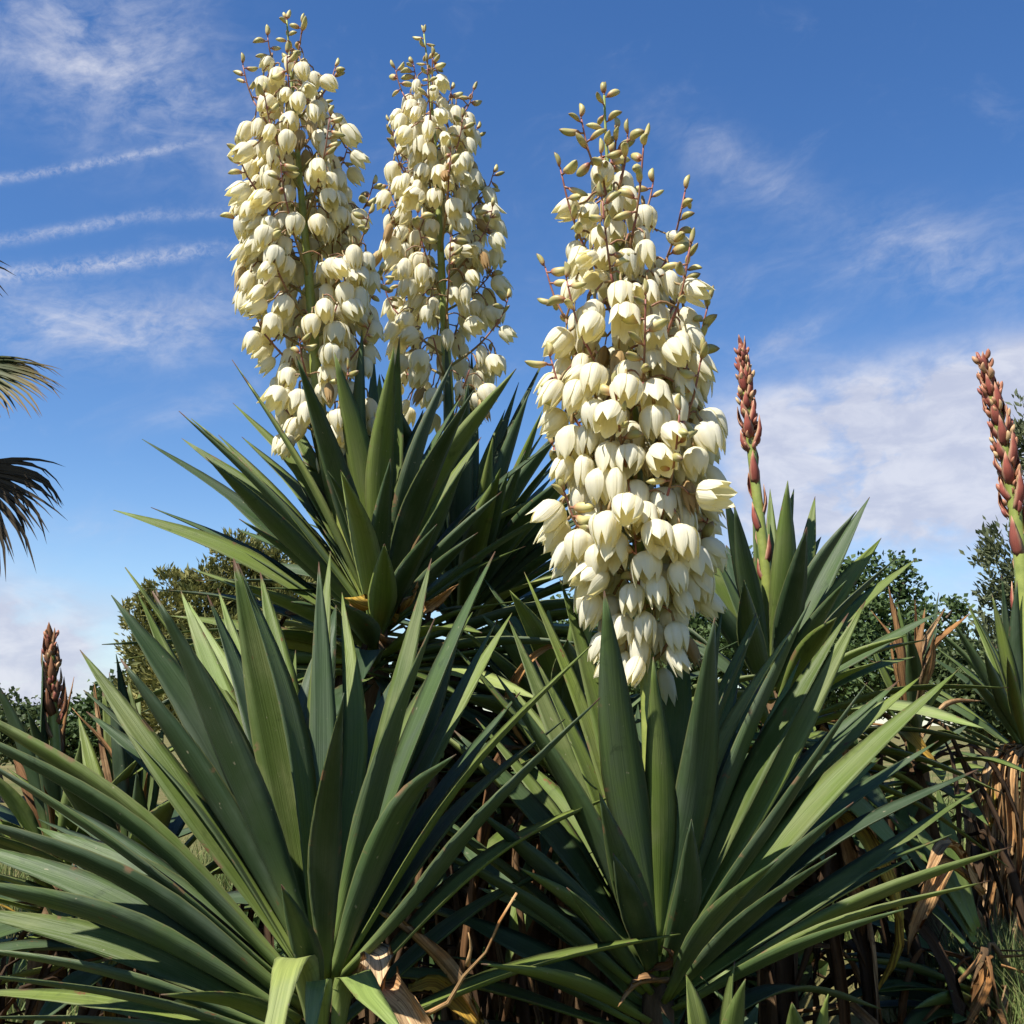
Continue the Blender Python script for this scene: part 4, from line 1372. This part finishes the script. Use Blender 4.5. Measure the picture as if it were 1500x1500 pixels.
tree('conifer', 'olive-brown bushy conifer half hidden behind the large yucca without flowers', 'tree', 300, 20.0,
     [(228, 862, 24, 24), (262, 858, 26, 20), (310, 850, 30, 24), (205, 915, 24, 24), (345, 812, 28, 24), (385, 805, 26, 20), (240, 900, 38, 34), (300, 892, 48, 40),
      (360, 850, 40, 34), (410, 830, 36, 30), (330, 945, 80, 50), (240, 965, 50, 45), (430, 900, 60, 60), (300, 1015, 90, 50), (205, 1015, 28, 35), (480, 970, 70, 60)],
     0.12, 44000, FOL_CONIFER, 51, 'conifer')
tree('broadleaf_tree', 'dark green leafy tree between the two red bud spears', 'tree', 1250, 17.0,
     [(1288, 852, 40, 38), (1325, 850, 24, 30), (1238, 842, 26, 24), (1180, 850, 40, 30), (1110, 850, 40, 36), (1065, 850, 34, 44), (1210, 900, 90, 60), (1300, 920, 70, 45), (1395, 895, 22, 20), (1360, 940, 50, 35), (1090, 930, 80, 70), (1250, 980, 120, 60), (960, 960, 110, 80), (820, 970, 110, 70)],  # last two lobes added as dark backing for gaps among the yuccas
     0.10, 34000, FOL_BROAD, 52)
tree('olive_tree', 'tall feathery grey-green tree behind the thick red bud spear', 'tree', 1570, 13.0,
     [(1500, 840, 58, 62), (1530, 760, 40, 60), (1510, 640, 26, 45), (1560, 650, 60, 70), (1490, 910, 50, 45), (1570, 880, 80, 80), (1450, 955, 55, 45), (1540, 980, 90, 60)],
     0.085, 16000, FOL_OLIVE, 53, 'conifer')
for i, (lab, px, Yd, lob, mt, st) in enumerate([
    ('rounded dark green shrub low on the skyline behind the weathered yucca', 20, 24.0, [(-10, 1065, 60, 40), (40, 1075, 50, 35), (-70, 1050, 60, 45)], FOL_SHRUB, 'broad'),
    ('wispy dark shrub between the stubby brownish bud head and the conifer', 110, 22.0, [(105, 1085, 35, 30), (145, 1060, 40, 35), (180, 1050, 40, 45)], FOL_BROAD, 'broad'),
    ('added dark shrub blackening the gap behind the dead brown stick', 640, 4.9, [(560, 1190, 130, 110), (700, 1190, 130, 110), (620, 1290, 150, 110), (560, 1420, 170, 100), (740, 1420, 150, 100)], FOL_BROAD, 'broad'),  # unseen shrub, added to keep bright ground out of the gaps
    ('added dark shrub blackening the gaps behind the big flowering yucca', 1020, 4.8, [(900, 1190, 130, 110), (1060, 1190, 130, 110), (1190, 1200, 110, 100), (1000, 1290, 170, 110), (920, 1420, 170, 100), (1120, 1420, 170, 100), (1270, 1350, 120, 110)], FOL_BROAD, 'broad'),  # likewise added, its dark leaves standing in for deep shade
    ('low green shrub beneath the feathery grey-green tree', 1430, 12.0, [(1400, 990, 40, 45), (1440, 1010, 50, 50), (1490, 1030, 60, 50)], FOL_SHRUB, 'broad'),
]):
    tree('shrub', lab, 'shrub', px, Yd, lob, 0.14 if i < 2 else 0.075, 6000 if i < 2 else 14000, mt, 54 + i, st, 'shrubs behind the yuccas')

# ------------------------------------------------------------------ grass
mb = MB()
g = random.Random(3)


def blades(n, x0, x1, y0, y1, h0, h1, wid):
    for _ in range(n):
        x, y = g.uniform(x0, x1), g.uniform(y0, y1)
        h = g.uniform(h0, h1)
        gz = ground_z(x, y)
        a = g.uniform(0, 6.28)
        ln = g.uniform(0.15, 0.75) * h
        dx, dy = math.cos(a), math.sin(a)
        sx, sy = -dy * wid, dx * wid
        t = min(1, max(0, g.gauss(0.45, 0.25)))
        b0 = mb.add((x - sx, y - sy, gz - 0.02), t); b1 = mb.add((x + sx, y + sy, gz - 0.02), t)
        m0 = mb.add((x + dx * ln * 0.3 - sx * .8, y + dy * ln * 0.3 - sy * .8, gz + h * 0.6), t)
        m1 = mb.add((x + dx * ln * 0.3 + sx * .8, y + dy * ln * 0.3 + sy * .8, gz + h * 0.6), t)
        tp = mb.add((x + dx * ln, y + dy * ln, gz + h), t)
        mb.face(b0, b1, m1, m0); mb.face(m0, m1, tp)


blades(9000, 0.95, 1.5, 2.2, 3.2, 0.08, 0.30, 0.0017)
blades(8000, 1.2, 2.6, 2.9, 4.6, 0.08, 0.24, 0.0024)
blades(9000, 1.0, 5.0, 4.5, 9.0, 0.25, 0.6, 0.004)
blades(12000, -6.0, -0.6, 4.0, 12.0, 0.15, 0.45, 0.005)
tag(mb.build('grass', GRASS, smooth=False), 'tall green and straw-coloured grass growing round the yuccas', 'grass', kind='stuff')
